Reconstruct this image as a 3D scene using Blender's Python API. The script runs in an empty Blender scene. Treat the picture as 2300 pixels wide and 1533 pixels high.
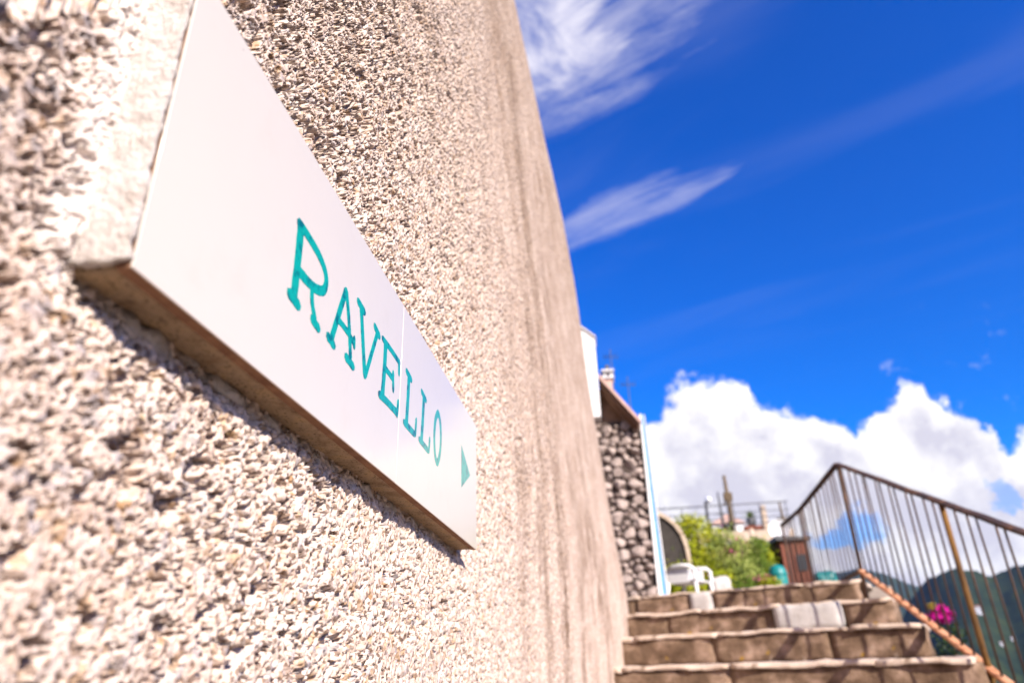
import bpy, bmesh, math, random
import numpy as np
from mathutils import Vector, Matrix, noise as mnoise

random.seed(7)
rng = np.random.default_rng(11)
scene = bpy.context.scene
COL = scene.collection
R = math.radians

# ------------------------------------------------------------------ camera
cam_d = bpy.data.cameras.new("camera")
cam = bpy.data.objects.new("camera", cam_d)
COL.objects.link(cam)
cam_d.sensor_width = 36.0
cam_d.lens = 24.59
cam_d.clip_start = 0.02
cam_d.clip_end = 20000
right = Vector((0.989561, 0.142014, -0.024517))
fwd = Vector((-0.117991, 0.896051, 0.427984))
up = right.cross(fwd)
cam.matrix_world = Matrix(((right.x, up.x, -fwd.x, 0.0), (right.y, up.y, -fwd.y, 0.0),
                           (right.z, up.z, -fwd.z, 0.0), (0, 0, 0, 1)))
cam_d.dof.use_dof = True
cam_d.dof.focus_distance = 0.72
cam_d.dof.aperture_fstop = 4.9
cam_d.dof.aperture_blades = 9
scene.camera = cam

# ------------------------------------------------------------------ light and exposure
SUN = Vector((1.0, -1.20, 0.92)).normalized()          # towards the sun
sun_d = bpy.data.lights.new("sun", 'SUN')
sun_d.energy = 5.0
sun_d.angle = R(0.5)
sun_d.color = (1.0, 0.90, 0.79)
sun = bpy.data.objects.new("sun", sun_d)
COL.objects.link(sun)
sun.rotation_euler = (-SUN).to_track_quat('-Z', 'Y').to_euler()
sun["kind"] = "helper"
vs = scene.view_settings
vs.view_transform = 'Standard'
vs.look = 'None'
vs.exposure = 1.20
vs.gamma = 1.0
vs.use_curve_mapping = False

# ------------------------------------------------------------------ node helpers
class NT:
    def __init__(self, tree):
        self.t = tree
    def n(self, kind, **kw):
        nd = self.t.nodes.new(kind)
        for k, v in kw.items():
            setattr(nd, k, v)
        return nd
    def put(self, sock, v):
        if isinstance(v, bpy.types.NodeSocket):
            self.t.links.new(v, sock)
        elif v is not None:
            sock.default_value = v
    def m(self, op, a, b=None, c=None, clamp=False):
        nd = self.n('ShaderNodeMath', operation=op, use_clamp=clamp)
        for i, v in enumerate((a, b, c)):
            if v is not None:
                self.put(nd.inputs[i], v)
        return nd.outputs[0]
    def v(self, op, a, b=None):
        nd = self.n('ShaderNodeVectorMath', operation=op)
        self.put(nd.inputs[0], a)
        if b is not None:
            self.put(nd.inputs[3] if op == 'SCALE' else nd.inputs[1], b)
        return nd.outputs['Value'] if op in ('DOT_PRODUCT', 'LENGTH') else nd.outputs[0]
    def smooth(self, x, lo, hi, a=0.0, b=1.0):
        nd = self.n('ShaderNodeMapRange', interpolation_type='SMOOTHSTEP')
        self.put(nd.inputs[0], x)
        nd.inputs[1].default_value = lo
        nd.inputs[2].default_value = hi
        nd.inputs[3].default_value = a
        nd.inputs[4].default_value = b
        return nd.outputs[0]
    def noise(self, vec, scale, detail=4.0, rough=0.55, dist=0.0, out='Fac'):
        nd = self.n('ShaderNodeTexNoise')
        self.put(nd.inputs['Vector'], vec)
        nd.inputs['Scale'].default_value = scale
        nd.inputs['Detail'].default_value = detail
        nd.inputs['Roughness'].default_value = rough
        nd.inputs['Distortion'].default_value = dist
        return nd.outputs[out]
    def ramp(self, fac, stops, interp='LINEAR'):
        nd = self.n('ShaderNodeValToRGB')
        cr = nd.color_ramp
        cr.interpolation = interp
        while len(cr.elements) < len(stops):
            cr.elements.new(0.5)
        for e, (p, c) in zip(cr.elements, stops):
            e.position = p
            e.color = c if len(c) == 4 else (*c, 1.0)
        self.put(nd.inputs[0], fac)
        return nd.outputs[0]
    def mix(self, fac, a, b, blend='MIX'):
        nd = self.n('ShaderNodeMix', data_type='RGBA', blend_type=blend)
        self.put(nd.inputs[0], fac)
        for s, v in ((nd.inputs[6], a), (nd.inputs[7], b)):
            if isinstance(v, tuple) and len(v) == 3:
                v = (*v, 1.0)
            self.put(s, v)
        return nd.outputs[2]
    def comb(self, x, y, z):
        nd = self.n('ShaderNodeCombineXYZ')
        for i, v in enumerate((x, y, z)):
            self.put(nd.inputs[i], v)
        return nd.outputs[0]
    def sep(self, v):
        nd = self.n('ShaderNodeSeparateXYZ')
        self.put(nd.inputs[0], v)
        return nd.outputs

# ------------------------------------------------------------------ world: sky with cumulus bank and thin cirrus
world = bpy.data.worlds.new("World")
scene.world = world
world.use_nodes = True
wt = world.node_tree
wt.nodes.clear()
w = NT(wt)
sky = w.n('ShaderNodeTexSky', sky_type='NISHITA', sun_disc=False)
sky.sun_elevation = math.asin(SUN.z)
sky.sun_rotation = math.atan2(SUN.x, SUN.y)
sky.altitude = 300
sky.air_density = 1.0
sky.dust_density = 0.6
sky.ozone_density = 2.5
hs = w.n('ShaderNodeHueSaturation')
hs.inputs['Hue'].default_value = 0.526
hs.inputs['Saturation'].default_value = 2.0
hs.inputs['Value'].default_value = 1.08
w.put(hs.inputs['Color'], sky.outputs[0])
tc = w.n('ShaderNodeTexCoord')
D = w.v('NORMALIZE', tc.outputs['Generated'])
dx, dy, dz = w.sep(D)
az = w.m('MULTIPLY', w.m('ARCTAN2', dx, dy), 57.29578)
el = w.m('MULTIPLY', w.m('ARCSINE', dz), 57.29578)
# cumulus: the top of the bank as a skyline in azimuth, roughened by fractal noise
TOP = [(-40, 9), (-20, 13), (0, 15.5), (3.2, 17.2), (4.2, 18.0), (5.3, 19.6), (7.0, 20.9), (9.6, 21.3), (11.9, 21.0), (12.6, 19.6),
       (14.5, 18.4), (16.9, 17.7), (19.2, 15.9), (20.2, 15.6), (21.0, 16.8), (22.5, 17.7), (23.3, 18.5), (24.8, 18.4),
       (25.6, 17.0), (26.9, 15.6), (27.8, 13.8), (28.2, 11.8), (29.2, 13.0), (31, 15.5), (36, 16), (48, 11), (62, 14), (80, 9)]
wob = w.m('MULTIPLY', w.m('SUBTRACT', w.noise(D, 26, 5, 0.6), 0.5), 3.6)
azw = w.m('ADD', az, wob)
azf = w.m('DIVIDE', w.m('ADD', azw, 40), 120)
topv = w.ramp(azf, [((a + 40) / 120, (e / 25,) * 3) for a, e in TOP])
generic = w.m('MULTIPLY_ADD', w.noise(D, 2.2, 3, 0.5), 26, -3)
inview = w.m('MULTIPLY', w.smooth(az, -45, -25), w.smooth(az, 85, 65))
tmix = w.n('ShaderNodeMix', data_type='FLOAT')
w.put(tmix.inputs[0], inview)
w.put(tmix.inputs[2], generic)
w.put(tmix.inputs[3], w.m('MULTIPLY', topv, 25))
T = tmix.outputs[0]
n1 = w.noise(D, 17, 9, 0.62, 0.3)
n2 = w.noise(D, 60, 6, 0.6)
edge = w.m('ADD', w.m('MULTIPLY', w.m('SUBTRACT', n1, 0.5), 6.0), w.m('MULTIPLY', w.m('SUBTRACT', n2, 0.5), 1.8))
depth = w.m('ADD', w.m('SUBTRACT', T, el), edge)          # degrees inside the cloud
cum = w.smooth(depth, -0.25, 0.9)
# breaks of blue low in the bank
def gap(a0, e0, ra, re, cut):
    q = w.m('ADD', w.m('POWER', w.m('DIVIDE', w.m('SUBTRACT', azw, a0), ra), 2.0),
            w.m('POWER', w.m('DIVIDE', w.m('SUBTRACT', w.m('ADD', el, w.m('MULTIPLY', edge, 1.15)), e0), re), 2.0))
    return w.smooth(q, 0.35, 1.3, cut, 0.0)
for g in (gap(17.3, 8.7, 2.8, 1.3, 0.66), gap(26.9, 9.6, 0.7, 0.9, 0.5), gap(40, 8, 5, 1.2, 0.8), gap(-14, 8.5, 5, 1.3, 0.9)):
    cum = w.m('MULTIPLY', cum, w.m('SUBTRACT', 1.0, g))
# detached scraps of cloud beside the towers
nS = w.noise(D, 34, 6, 0.62)
scrap = w.m('MULTIPLY', w.smooth(nS, 0.63, 0.76), w.m('MULTIPLY', w.smooth(el, 24, 19), w.smooth(el, 9, 13)))
cum = w.m('MAXIMUM', cum, w.m('MULTIPLY', scrap, 0.18))
# light on the cloud: compare density with density a little towards the sun
off = w.v('NORMALIZE', w.v('ADD', D, (0.022, -0.004, 0.03)))
nb = w.noise(D, 13, 7, 0.55)
nb2 = w.noise(off, 13, 7, 0.55)
relief = w.m('MULTIPLY', w.m('SUBTRACT', nb, nb2), 3.2)
low = w.smooth(depth, 0.3, 7.0)
shade = w.m('ADD', w.m('SUBTRACT', 1.0, w.m('MULTIPLY', low, 0.85)), relief, None, True)
ccol = w.mix(shade, (3.4, 3.28, 3.75), (5.6, 5.45, 5.3))
# cirrus: streaks on a high plane
pz = w.m('MAXIMUM', dz, 0.05)
px = w.m('DIVIDE', dx, pz)
py = w.m('DIVIDE', dy, pz)
cu = w.m('SUBTRACT', w.m('MULTIPLY', px, 0.866), w.m('MULTIPLY', py, 0.5))
cv = w.m('ADD', w.m('MULTIPLY', px, 0.5), w.m('MULTIPLY', py, 0.866))
ragA = w.noise(w.comb(w.m('MULTIPLY', cu, 0.8), w.m('MULTIPLY', cv, 4.0), 8.1), 5.0, 5, 0.6)
ragB = w.noise(w.comb(cu, cv, 2.9), 7.0, 5, 0.6)
cuw = w.m('ADD', cu, w.m('MULTIPLY', w.m('SUBTRACT', ragA, 0.5), 0.34))
cvw = w.m('ADD', cv, w.m('MULTIPLY', w.m('SUBTRACT', ragB, 0.5), 0.07))
def blob(x0, y0, ru, rv, lo=0.25, hi=1.0):
    u0, v0 = x0 * .866 - y0 * .5, x0 * .5 + y0 * .866
    q = w.m('ADD', w.m('POWER', w.m('DIVIDE', w.m('SUBTRACT', cuw, u0), ru), 2.0), w.m('POWER', w.m('DIVIDE', w.m('SUBTRACT', cvw, v0), rv), 2.0))
    return w.smooth(q, lo, hi, 1.0, 0.0)
streak = w.noise(w.comb(w.m('MULTIPLY', cu, 1.0), w.m('MULTIPLY', cv, 5.0), 0.3), 3.2, 6, 0.6, 0.5)
wide = w.noise(w.comb(w.m('MULTIPLY', cu, 0.55), w.m('MULTIPLY', cv, 2.2), 4.3), 2.0, 4, 0.5, 0.3)
puff = w.noise(w.comb(cu, cv, 1.7), 6.0, 7, 0.6, 0.4)
c1 = w.m('MULTIPLY', blob(-0.05, 0.90, 0.19, 0.17, 0.0, 1.0), w.smooth(puff, 0.30, 0.62))
c2 = w.m('MULTIPLY', blob(0.02, 0.96, 0.34, 0.14), w.smooth(w.m('ADD', w.m('MULTIPLY', streak, 0.6), w.m('MULTIPLY', puff, 0.4)), 0.34, 0.66, 0.0, 0.50))
c3 = w.m('MULTIPLY', blob(0.10, 1.41, 0.30, 0.10, 0.1, 1.0), w.smooth(w.m('ADD', w.m('MULTIPLY', streak, 0.7), w.m('MULTIPLY', puff, 0.3)), 0.30, 0.66, 0.08, 0.40))
c4 = w.m('MULTIPLY', w.smooth(wide, 0.46, 0.80), w.m('MULTIPLY', w.smooth(dz, 0.3, 0.55), 0.055))
cir = w.m('MAXIMUM', w.m('MAXIMUM', c1, c2), w.m('MAXIMUM', c3, c4))
skyc = w.mix(cir, hs.outputs[0], (4.2, 4.05, 4.6))
allc = w.mix(cum, skyc, ccol)
below = w.smooth(el, -3.0, 0.5)
allc = w.mix(below, (0.8, 1.0, 1.5), allc)
bg = w.n('ShaderNodeBackground')
bg.inputs['Strength'].default_value = 0.1
w.put(bg.inputs['Color'], allc)
wo = w.n('ShaderNodeOutputWorld')
wt.links.new(bg.outputs[0], wo.inputs[0])
scene.cycles.max_bounces = 6
scene.cycles.diffuse_bounces = 3
scene.cycles.use_denoising = True

# ------------------------------------------------------------------ materials
ALB = 0.80          # one measured albedo scale for all the paints, stones and leaves
def material(name, stops, scale=8.0, detail=6.0, rough=0.85, bump=0.0, bscale=None, spec=0.3, extra=None, metal=0.0, stretch=None, translucent=None):
    mt = bpy.data.materials.new(name)
    mt.use_nodes = True
    t = NT(mt.node_tree)
    mt.node_tree.nodes.clear()
    o = t.n('ShaderNodeOutputMaterial')
    p = t.n('ShaderNodeBsdfPrincipled')
    tcn = t.n('ShaderNodeTexCoord')
    vec = tcn.outputs['Object']
    if stretch:
        vec = t.v('MULTIPLY', vec, stretch)
    f = t.noise(vec, scale, detail, 0.6)
    if len(stops) == 1:
        col = t.mix(f, tuple(c * 0.9 for c in stops[0]), tuple(min(1, c * 1.08) for c in stops[0]))
    else:
        k = len(stops) - 1
        col = t.ramp(f, [(0.3 + 0.4 * i / k, c) for i, c in enumerate(stops)])
    if extra:
        col = extra(t, tcn.outputs['Object'], col)
    col = t.mix(1.0, col, (ALB, ALB, ALB), 'MULTIPLY')
    t.put(p.inputs['Base Color'], col)
    p.inputs['Roughness'].default_value = rough
    p.inputs['Specular IOR Level'].default_value = spec
    p.inputs['Metallic'].default_value = metal
    if bump:
        b = t.n('ShaderNodeBump')
        b.inputs['Strength'].default_value = bump
        b.inputs['Distance'].default_value = 0.01
        t.put(b.inputs['Height'], t.noise(vec, bscale or scale * 4, 6, 0.65))
        t.put(p.inputs['Normal'], b.outputs[0])
    if translucent:
        tr = t.n('ShaderNodeBsdfTranslucent')
        t.put(tr.inputs[0], col)
        ms = t.n('ShaderNodeMixShader')
        ms.inputs[0].default_value = translucent
        mt.node_tree.links.new(p.outputs[0], ms.inputs[1])
        mt.node_tree.links.new(tr.outputs[0], ms.inputs[2])
        mt.node_tree.links.new(ms.outputs[0], o.inputs[0])
    else:
        mt.node_tree.links.new(p.outputs[0], o.inputs[0])
    return mt

def wall_extra(t, ob, col):
    x, y, z = t.sep(ob)
    # grains of different stone; the dark brown ones paint in shade of small pits
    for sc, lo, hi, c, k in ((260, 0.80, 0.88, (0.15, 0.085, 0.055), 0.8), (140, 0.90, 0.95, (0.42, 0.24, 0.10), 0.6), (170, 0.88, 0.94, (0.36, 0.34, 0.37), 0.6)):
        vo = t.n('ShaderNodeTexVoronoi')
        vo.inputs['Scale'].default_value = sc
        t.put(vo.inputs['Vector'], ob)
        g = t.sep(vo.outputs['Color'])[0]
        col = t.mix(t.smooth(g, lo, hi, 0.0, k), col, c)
    up_ = t.m('MULTIPLY', t.smooth(z, 0.30, 0.75), t.smooth(t.noise(ob, 4.5, 5, 0.65), 0.30, 0.65, 0.25, 1.0))
    col = t.mix(t.m('MULTIPLY', up_, 0.42), col, (0.36, 0.26, 0.20))
    e1 = t.m('ADD', t.m('SUBTRACT', 0.2492, y), t.m('MULTIPLY', t.m('SUBTRACT', t.noise(ob, 30, 5, 0.6), 0.5), 0.035))
    sm = t.m('MULTIPLY', t.smooth(e1, 0.030, 0.016), t.m('MULTIPLY', t.smooth(z, 0.165, 0.185), t.smooth(y, 0.30, 0.26)))
    col = t.mix(t.m('MULTIPLY', sm, 0.85), col, (0.82, 0.73, 0.67))
    brk = t.smooth(t.noise(ob, 9, 6, 0.7), 0.34, 0.62, 0.25, 1.0)
    # rain streaks running down the upper, farther wall
    sn = t.noise(t.comb(0.0, t.m('MULTIPLY', y, 2.6), t.m('MULTIPLY', z, 0.9)), 1.0, 6, 0.68)
    far = t.m('MULTIPLY', t.smooth(y, 1.0, 2.6), t.smooth(y, 6.5, 4.6, 0.45, 1.0))
    col = t.mix(t.m('MULTIPLY', t.smooth(sn, 0.44, 0.64), t.m('MULTIPLY', t.m('MULTIPLY', far, brk), 0.9)), col, (0.20, 0.135, 0.095))
    # the dark drip line where the wall swings out
    yl = t.m('ADD', t.m('ADD', 3.05, t.m('MULTIPLY', z, -0.02)), t.m('MULTIPLY', t.m('SUBTRACT', t.noise(t.comb(0.0, 0.0, z), 2.5, 3), 0.5), 0.30))
    dl = t.m('ABSOLUTE', t.m('SUBTRACT', y, yl))
    dn = t.smooth(t.noise(t.comb(0.0, t.m('MULTIPLY', y, 8.0), t.m('MULTIPLY', z, 1.2)), 1.0, 4), 0.35, 0.6)
    col = t.mix(t.m('MULTIPLY', t.smooth(dl, 0.34, 0.02), t.m('MULTIPLY', t.m('MULTIPLY', dn, brk), 1.0)), col, (0.15, 0.095, 0.065))
    gr = t.noise(t.comb(0.0, t.m('MULTIPLY', y, 1.6), t.m('MULTIPLY', z, 0.5)), 1.0, 5, 0.65)
    hi_ = t.m('MULTIPLY', t.smooth(z, 0.4, 2.6, 0.45, 1.0), t.smooth(y, 1.0, 2.4))
    col = t.mix(t.m('MULTIPLY', t.smooth(gr, 0.30, 0.62, 0.35, 1.0), t.m('MULTIPLY', t.m('MULTIPLY', hi_, brk), 0.85)), col, (0.31, 0.215, 0.155))
    # big mild tonal patches, ochre lichen
    pn = t.noise(ob, 3.0, 4, 0.6)
    col = t.mix(t.smooth(pn, 0.45, 0.7, 0.0, 0.30), col, (0.62, 0.50, 0.42))
    ln = t.noise(ob, 55, 3, 0.5)
    col = t.mix(t.smooth(ln, 0.73, 0.77, 0.0, 0.7), col, (0.50, 0.33, 0.08))
    return col
M = {}
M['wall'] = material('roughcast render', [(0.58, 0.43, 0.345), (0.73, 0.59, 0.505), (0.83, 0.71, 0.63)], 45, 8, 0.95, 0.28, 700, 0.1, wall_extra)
def speckle(t, ob, col):
    g = t.noise(ob, 420, 3, 0.6)
    col = t.mix(t.smooth(g, 0.55, 0.66, 0.0, 0.75), col, (0.16, 0.095, 0.06))
    return t.mix(t.smooth(t.noise(ob, 300, 3, 0.6), 0.60, 0.72, 0.0, 0.6), col, (0.62, 0.46, 0.30))
M['plaster'] = material('white plaster', [(0.70, 0.59, 0.51), (0.88, 0.80, 0.74), (0.94, 0.88, 0.83)], 38, 9, 0.95, 0.9, 240, 0.1)
M['mortar'] = material('brown cement', [(0.50, 0.33, 0.20), (0.74, 0.54, 0.35), (0.86, 0.60, 0.33)], 42, 10, 0.95, 1.0, 380, 0.1, speckle)
M['biscuit'] = material('tile biscuit', [(0.20, 0.10, 0.06), (0.34, 0.19, 0.11)], 60, 6, 0.95, 0.5, 300, 0.1)
M['fillet'] = material('grey lime mortar', [(0.40, 0.34, 0.31), (0.74, 0.68, 0.65)], 40, 8, 0.95, 0.6, 250, 0.1)
def lichen(t, ob, col):
    v = t.noise(ob, 9, 3, 0.5)
    col = t.mix(t.smooth(v, 0.69, 0.72, 0.0, 0.8), col, (0.46, 0.27, 0.03))
    v2 = t.noise(t.v('ADD', ob, (3.1, 7.7, 1.9)), 14, 2, 0.4)
    col = t.mix(t.smooth(v2, 0.69, 0.74, 0.0, 0.45), col, (0.52, 0.43, 0.36))
    v3 = t.noise(t.v('ADD', ob, (9.1, 2.7, 4.4)), 5, 5, 0.7)
    return t.mix(t.smooth(v3, 0.56, 0.72, 0.0, 0.7), col, (0.09, 0.055, 0.035))
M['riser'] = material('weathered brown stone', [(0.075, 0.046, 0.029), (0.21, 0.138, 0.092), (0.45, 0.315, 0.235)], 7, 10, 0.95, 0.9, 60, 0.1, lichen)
def worn(t, ob, col):
    v = t.noise(ob, 11, 6, 0.7)
    return t.mix(t.smooth(v, 0.52, 0.68, 0.0, 0.75), col, (0.20, 0.125, 0.075))
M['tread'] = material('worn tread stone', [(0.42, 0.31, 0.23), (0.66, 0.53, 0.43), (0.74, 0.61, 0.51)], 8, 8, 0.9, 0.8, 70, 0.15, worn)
M['pale'] = material('pale repair stone', [(0.36, 0.33, 0.31), (0.50, 0.47, 0.45), (0.60, 0.57, 0.55)], 7, 9, 0.9, 0.7, 60, 0.15)
M['iron'] = material('dark rusting iron', [(0.025, 0.016, 0.016), (0.055, 0.03, 0.022), (0.16, 0.075, 0.03)], 14, 6, 0.75, 0.4, 90, 0.3, stretch=(1, 1, 0.3))
M['rust'] = material('orange rust', [(0.40, 0.15, 0.07), (0.58, 0.27, 0.14), (0.60, 0.36, 0.22)], 16, 6, 0.85, 0.5, 120, 0.2)
M['ochre_post'] = material('ochre rusted post', [(0.05, 0.028, 0.015), (0.16, 0.08, 0.025), (0.30, 0.155, 0.04)], 9, 6, 0.8, 0.4, 90, 0.2, stretch=(1, 1, 0.35))
M['rubble'] = material('grey mauve rubble stone', [(0.24, 0.18, 0.155), (0.42, 0.335, 0.30), (0.60, 0.51, 0.47)], 9, 7, 0.92, 0.6, 40, 0.15)
M['joint'] = material('dark recessed joint', [(0.06, 0.045, 0.04), (0.11, 0.085, 0.075)], 12, 5, 0.98, 0.4, 60, 0.05)
M['white'] = material('white painted plaster', [(0.78, 0.77, 0.77), (0.84, 0.83, 0.83)], 5, 5, 0.8, 0.2, 60, 0.2)
M['blue'] = material('pale blue paint', [(0.10, 0.30, 0.66), (0.20, 0.42, 0.74)], 10, 5, 0.7, 0.2, 60, 0.3)
M['roof_wood'] = material('brown roof boards', [(0.20, 0.11, 0.07), (0.30, 0.17, 0.11)], 8, 5, 0.85, 0.3, 50, 0.2)
M['verge'] = material('pinkish clay verge', [(0.52, 0.33, 0.28), (0.64, 0.44, 0.38)], 8, 5, 0.85, 0.3, 50, 0.2)
M['slate'] = material('dark stone face', [(0.035, 0.03, 0.028), (0.08, 0.07, 0.062)], 6, 7, 0.95, 0.6, 40, 0.1)
M['tan'] = material('tan stone', [(0.46, 0.35, 0.26), (0.62, 0.50, 0.39)], 7, 6, 0.9, 0.5, 50, 0.1)
M['pink'] = material('faded pink wall', [(0.42, 0.23, 0.18), (0.54, 0.32, 0.26)], 3, 6, 0.9, 0.3, 40, 0.1)
M['grey'] = material('grey green ledge', [(0.15, 0.16, 0.15), (0.23, 0.24, 0.22)], 6, 5, 0.9, 0.3, 40, 0.1)
M['plastic'] = material('white garden plastic', [(0.78, 0.76, 0.75), (0.83, 0.82, 0.81)], 4, 3, 0.45, 0.0, None, 0.45)
M['teal'] = material('turquoise plastic', [(0.005, 0.17, 0.17), (0.01, 0.26, 0.25)], 5, 4, 0.45, 0.0, None, 0.4)
M['brown'] = material('rusty brown sheet', [(0.14, 0.05, 0.035), (0.27, 0.10, 0.065)], 5, 6, 0.85, 0.4, 40, 0.2, stretch=(2, 2, 0.4))
M['metal'] = material('dark grey metal', [(0.06, 0.06, 0.065), (0.12, 0.12, 0.125)], 9, 4, 0.6, 0.0, None, 0.4)
M['lightmetal'] = material('pale metal', [(0.45, 0.46, 0.48), (0.58, 0.58, 0.60)], 9, 4, 0.45, 0.0, None, 0.5)
M['globe'] = material('opal globe', [(0.80, 0.80, 0.80), (0.86, 0.86, 0.86)], 4, 2, 0.25, 0.0, None, 0.5)
M['soil'] = material('garden soil and weeds', [(0.06, 0.045, 0.02), (0.10, 0.10, 0.03), (0.12, 0.14, 0.03)], 4, 7, 0.95, 0.8, 20, 0.05)
M['paving'] = material('stone paving', [(0.40, 0.32, 0.26), (0.56, 0.47, 0.40)], 3, 7, 0.9, 0.5, 40, 0.1)
M['soffit'] = M['roof_wood']
M['glass'] = material('dark window glass', [(0.02, 0.025, 0.03), (0.04, 0.045, 0.05)], 3, 2, 0.12, 0.0, None, 0.5)
M['leaf_lime'] = material('lime leaves', [(0.30, 0.38, 0.012), (0.48, 0.52, 0.014), (0.66, 0.62, 0.03)], 3, 4, 0.6, 0.0, None, 0.3, translucent=0.35)
M['leaf_green'] = material('mid green leaves', [(0.08, 0.15, 0.012), (0.16, 0.25, 0.022), (0.26, 0.34, 0.04)], 3, 4, 0.6, 0.0, None, 0.3, translucent=0.3)
M['leaf_sage'] = material('sage leaves', [(0.20, 0.28, 0.05), (0.36, 0.43, 0.09), (0.54, 0.56, 0.18)], 3, 4, 0.6, 0.0, None, 0.3, translucent=0.3)
M['leaf_dark'] = material('dark leaves', [(0.02, 0.05, 0.01), (0.05, 0.09, 0.015)], 3, 4, 0.6, 0.0, None, 0.3, translucent=0.2)
M['pinkflower'] = material('pink petals', [(0.42, 0.05, 0.16), (0.60, 0.12, 0.26)], 6, 3, 0.6, 0.0, None, 0.2, translucent=0.3)
M['magenta'] = material('magenta petals', [(0.60, 0.005, 0.26), (0.80, 0.02, 0.42)], 6, 3, 0.6, 0.0, None, 0.2, translucent=0.35)
M['yellowflower'] = material('yellow petals', [(0.55, 0.40, 0.05), (0.70, 0.55, 0.12)], 6, 3, 0.6, 0.0, None, 0.2, translucent=0.3)
M['stem'] = material('woody stem', [(0.10, 0.07, 0.04), (0.17, 0.12, 0.07)], 10, 4, 0.9)
def forest(t, ob, col):
    n = t.noise(ob, 0.02, 5, 0.6)
    col = t.mix(t.smooth(n, 0.5, 0.7, 0.0, 0.6), col, (0.055, 0.07, 0.02))
    n = t.noise(ob, 0.006, 4, 0.6)
    return t.mix(t.smooth(n, 0.52, 0.66, 0.0, 0.5), col, (0.015, 0.03, 0.025))
M['forest'] = material('wooded hillside', [(0.010, 0.018, 0.014), (0.022, 0.036, 0.020), (0.040, 0.055, 0.024)], 0.07, 8, 1.0, 1.0, 0.25, 0.0, forest)
M['clay'] = material('clay roof tiles', [(0.34, 0.15, 0.09), (0.46, 0.24, 0.15)], 1, 5, 0.9)

def glaze(name, c0, c1, scale, thr=None):
    mt = bpy.data.materials.new(name)
    mt.use_nodes = True
    t = NT(mt.node_tree)
    p = mt.node_tree.nodes['Principled BSDF']
    ob = t.n('ShaderNodeTexCoord').outputs['Object']
    f = t.noise(ob, scale, 5, 0.6)
    if thr:
        f = t.smooth(f, *thr)
    t.put(p.inputs['Base Color'], t.mix(1.0, t.mix(f, c0, c1), (ALB, ALB, ALB), 'MULTIPLY'))
    p.inputs['Roughness'].default_value = 0.35
    p.inputs['Specular IOR Level'].default_value = 0.2
    p.inputs['Coat Weight'].default_value = 0.7
    p.inputs['Coat Roughness'].default_value = 0.12
    p.inputs['Coat IOR'].default_value = 1.52
    if not thr:
        vo = t.n('ShaderNodeTexVoronoi')
        vo.inputs['Scale'].default_value = 60
        t.put(vo.inputs['Vector'], ob)
        sp = t.m('MULTIPLY', t.smooth(vo.outputs['Distance'], 0.055, 0.03), t.smooth(t.sep(vo.outputs['Color'])[1], 0.90, 0.92))
        old = p.inputs['Base Color'].links[0].from_socket
        dirt = t.m('MULTIPLY', t.smooth(t.noise(ob, 18, 6, 0.7), 0.52, 0.75), 0.10)
        t.put(p.inputs['Base Color'], t.mix(t.m('MULTIPLY', sp, 0.6), t.mix(dirt, old, (0.35, 0.27, 0.20)), (0.14, 0.10, 0.08)))
    b = t.n('ShaderNodeBump')
    b.inputs['Strength'].default_value = 0.10
    b.inputs['Distance'].default_value = 0.002
    t.put(b.inputs['Height'], t.noise(ob, 35, 3, 0.5))
    t.put(p.inputs['Coat Normal'], b.outputs[0])
    return mt
M['glaze'] = glaze('white tile glaze', (0.645, 0.59, 0.515), (0.67, 0.615, 0.54), 12)
M['ink'] = glaze('teal brush paint', (0.0, 0.12, 0.115), (0.002, 0.35, 0.265), 75, (0.36, 0.52))

# ------------------------------------------------------------------ building helpers
def link(name, me, mat, parent=None, loc=None):
    if mat is not None and not me.materials:
        me.materials.append(mat)
    o = bpy.data.objects.new(name, me)
    COL.objects.link(o)
    if parent is not None:
        o.parent = parent
    if loc is not None:
        o.location = loc
    return o
def tag(o, label=None, cat=None, group=None, kind=None):
    for k, v in (("label", label), ("category", cat), ("group", group), ("kind", kind)):
        if v:
            o[k] = v
    return o
def thing(name, loc, label, cat, group=None, rz=0.0):
    o = bpy.data.objects.new(name, None)
    o.empty_display_size = 0.1
    COL.objects.link(o)
    o.location = loc
    o.rotation_euler.z = rz
    return tag(o, label, cat, group)
def mesh_np(name, V, F, smooth=True):
    me = bpy.data.meshes.new(name)
    V = np.asarray(V, dtype=np.float32)
    F = np.asarray(F, dtype=np.int32)
    k = F.shape[1]
    me.vertices.add(len(V))
    me.vertices.foreach_set('co', V.ravel())
    me.loops.add(F.size)
    me.loops.foreach_set('vertex_index', F.ravel())
    me.polygons.add(len(F))
    me.polygons.foreach_set('loop_start', np.arange(0, F.size, k, dtype=np.int32))
    me.polygons.foreach_set('use_smooth', np.full(len(F), smooth, dtype=bool))
    me.update(calc_edges=True)
    me.validate()
    return me
def grid_faces(nu, nv):
    i = np.arange(nu - 1)[:, None] * nv + np.arange(nv - 1)[None, :]
    return np.stack([i, i + nv, i + nv + 1, i + 1], -1).reshape(-1, 4)
def from_bm(bm, name, smooth=False):
    me = bpy.data.meshes.new(name)
    bmesh.ops.recalc_face_normals(bm, faces=bm.faces)
    bm.to_mesh(me)
    bm.free()
    if smooth:
        for p in me.polygons:
            p.use_smooth = True
    return me
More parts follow.
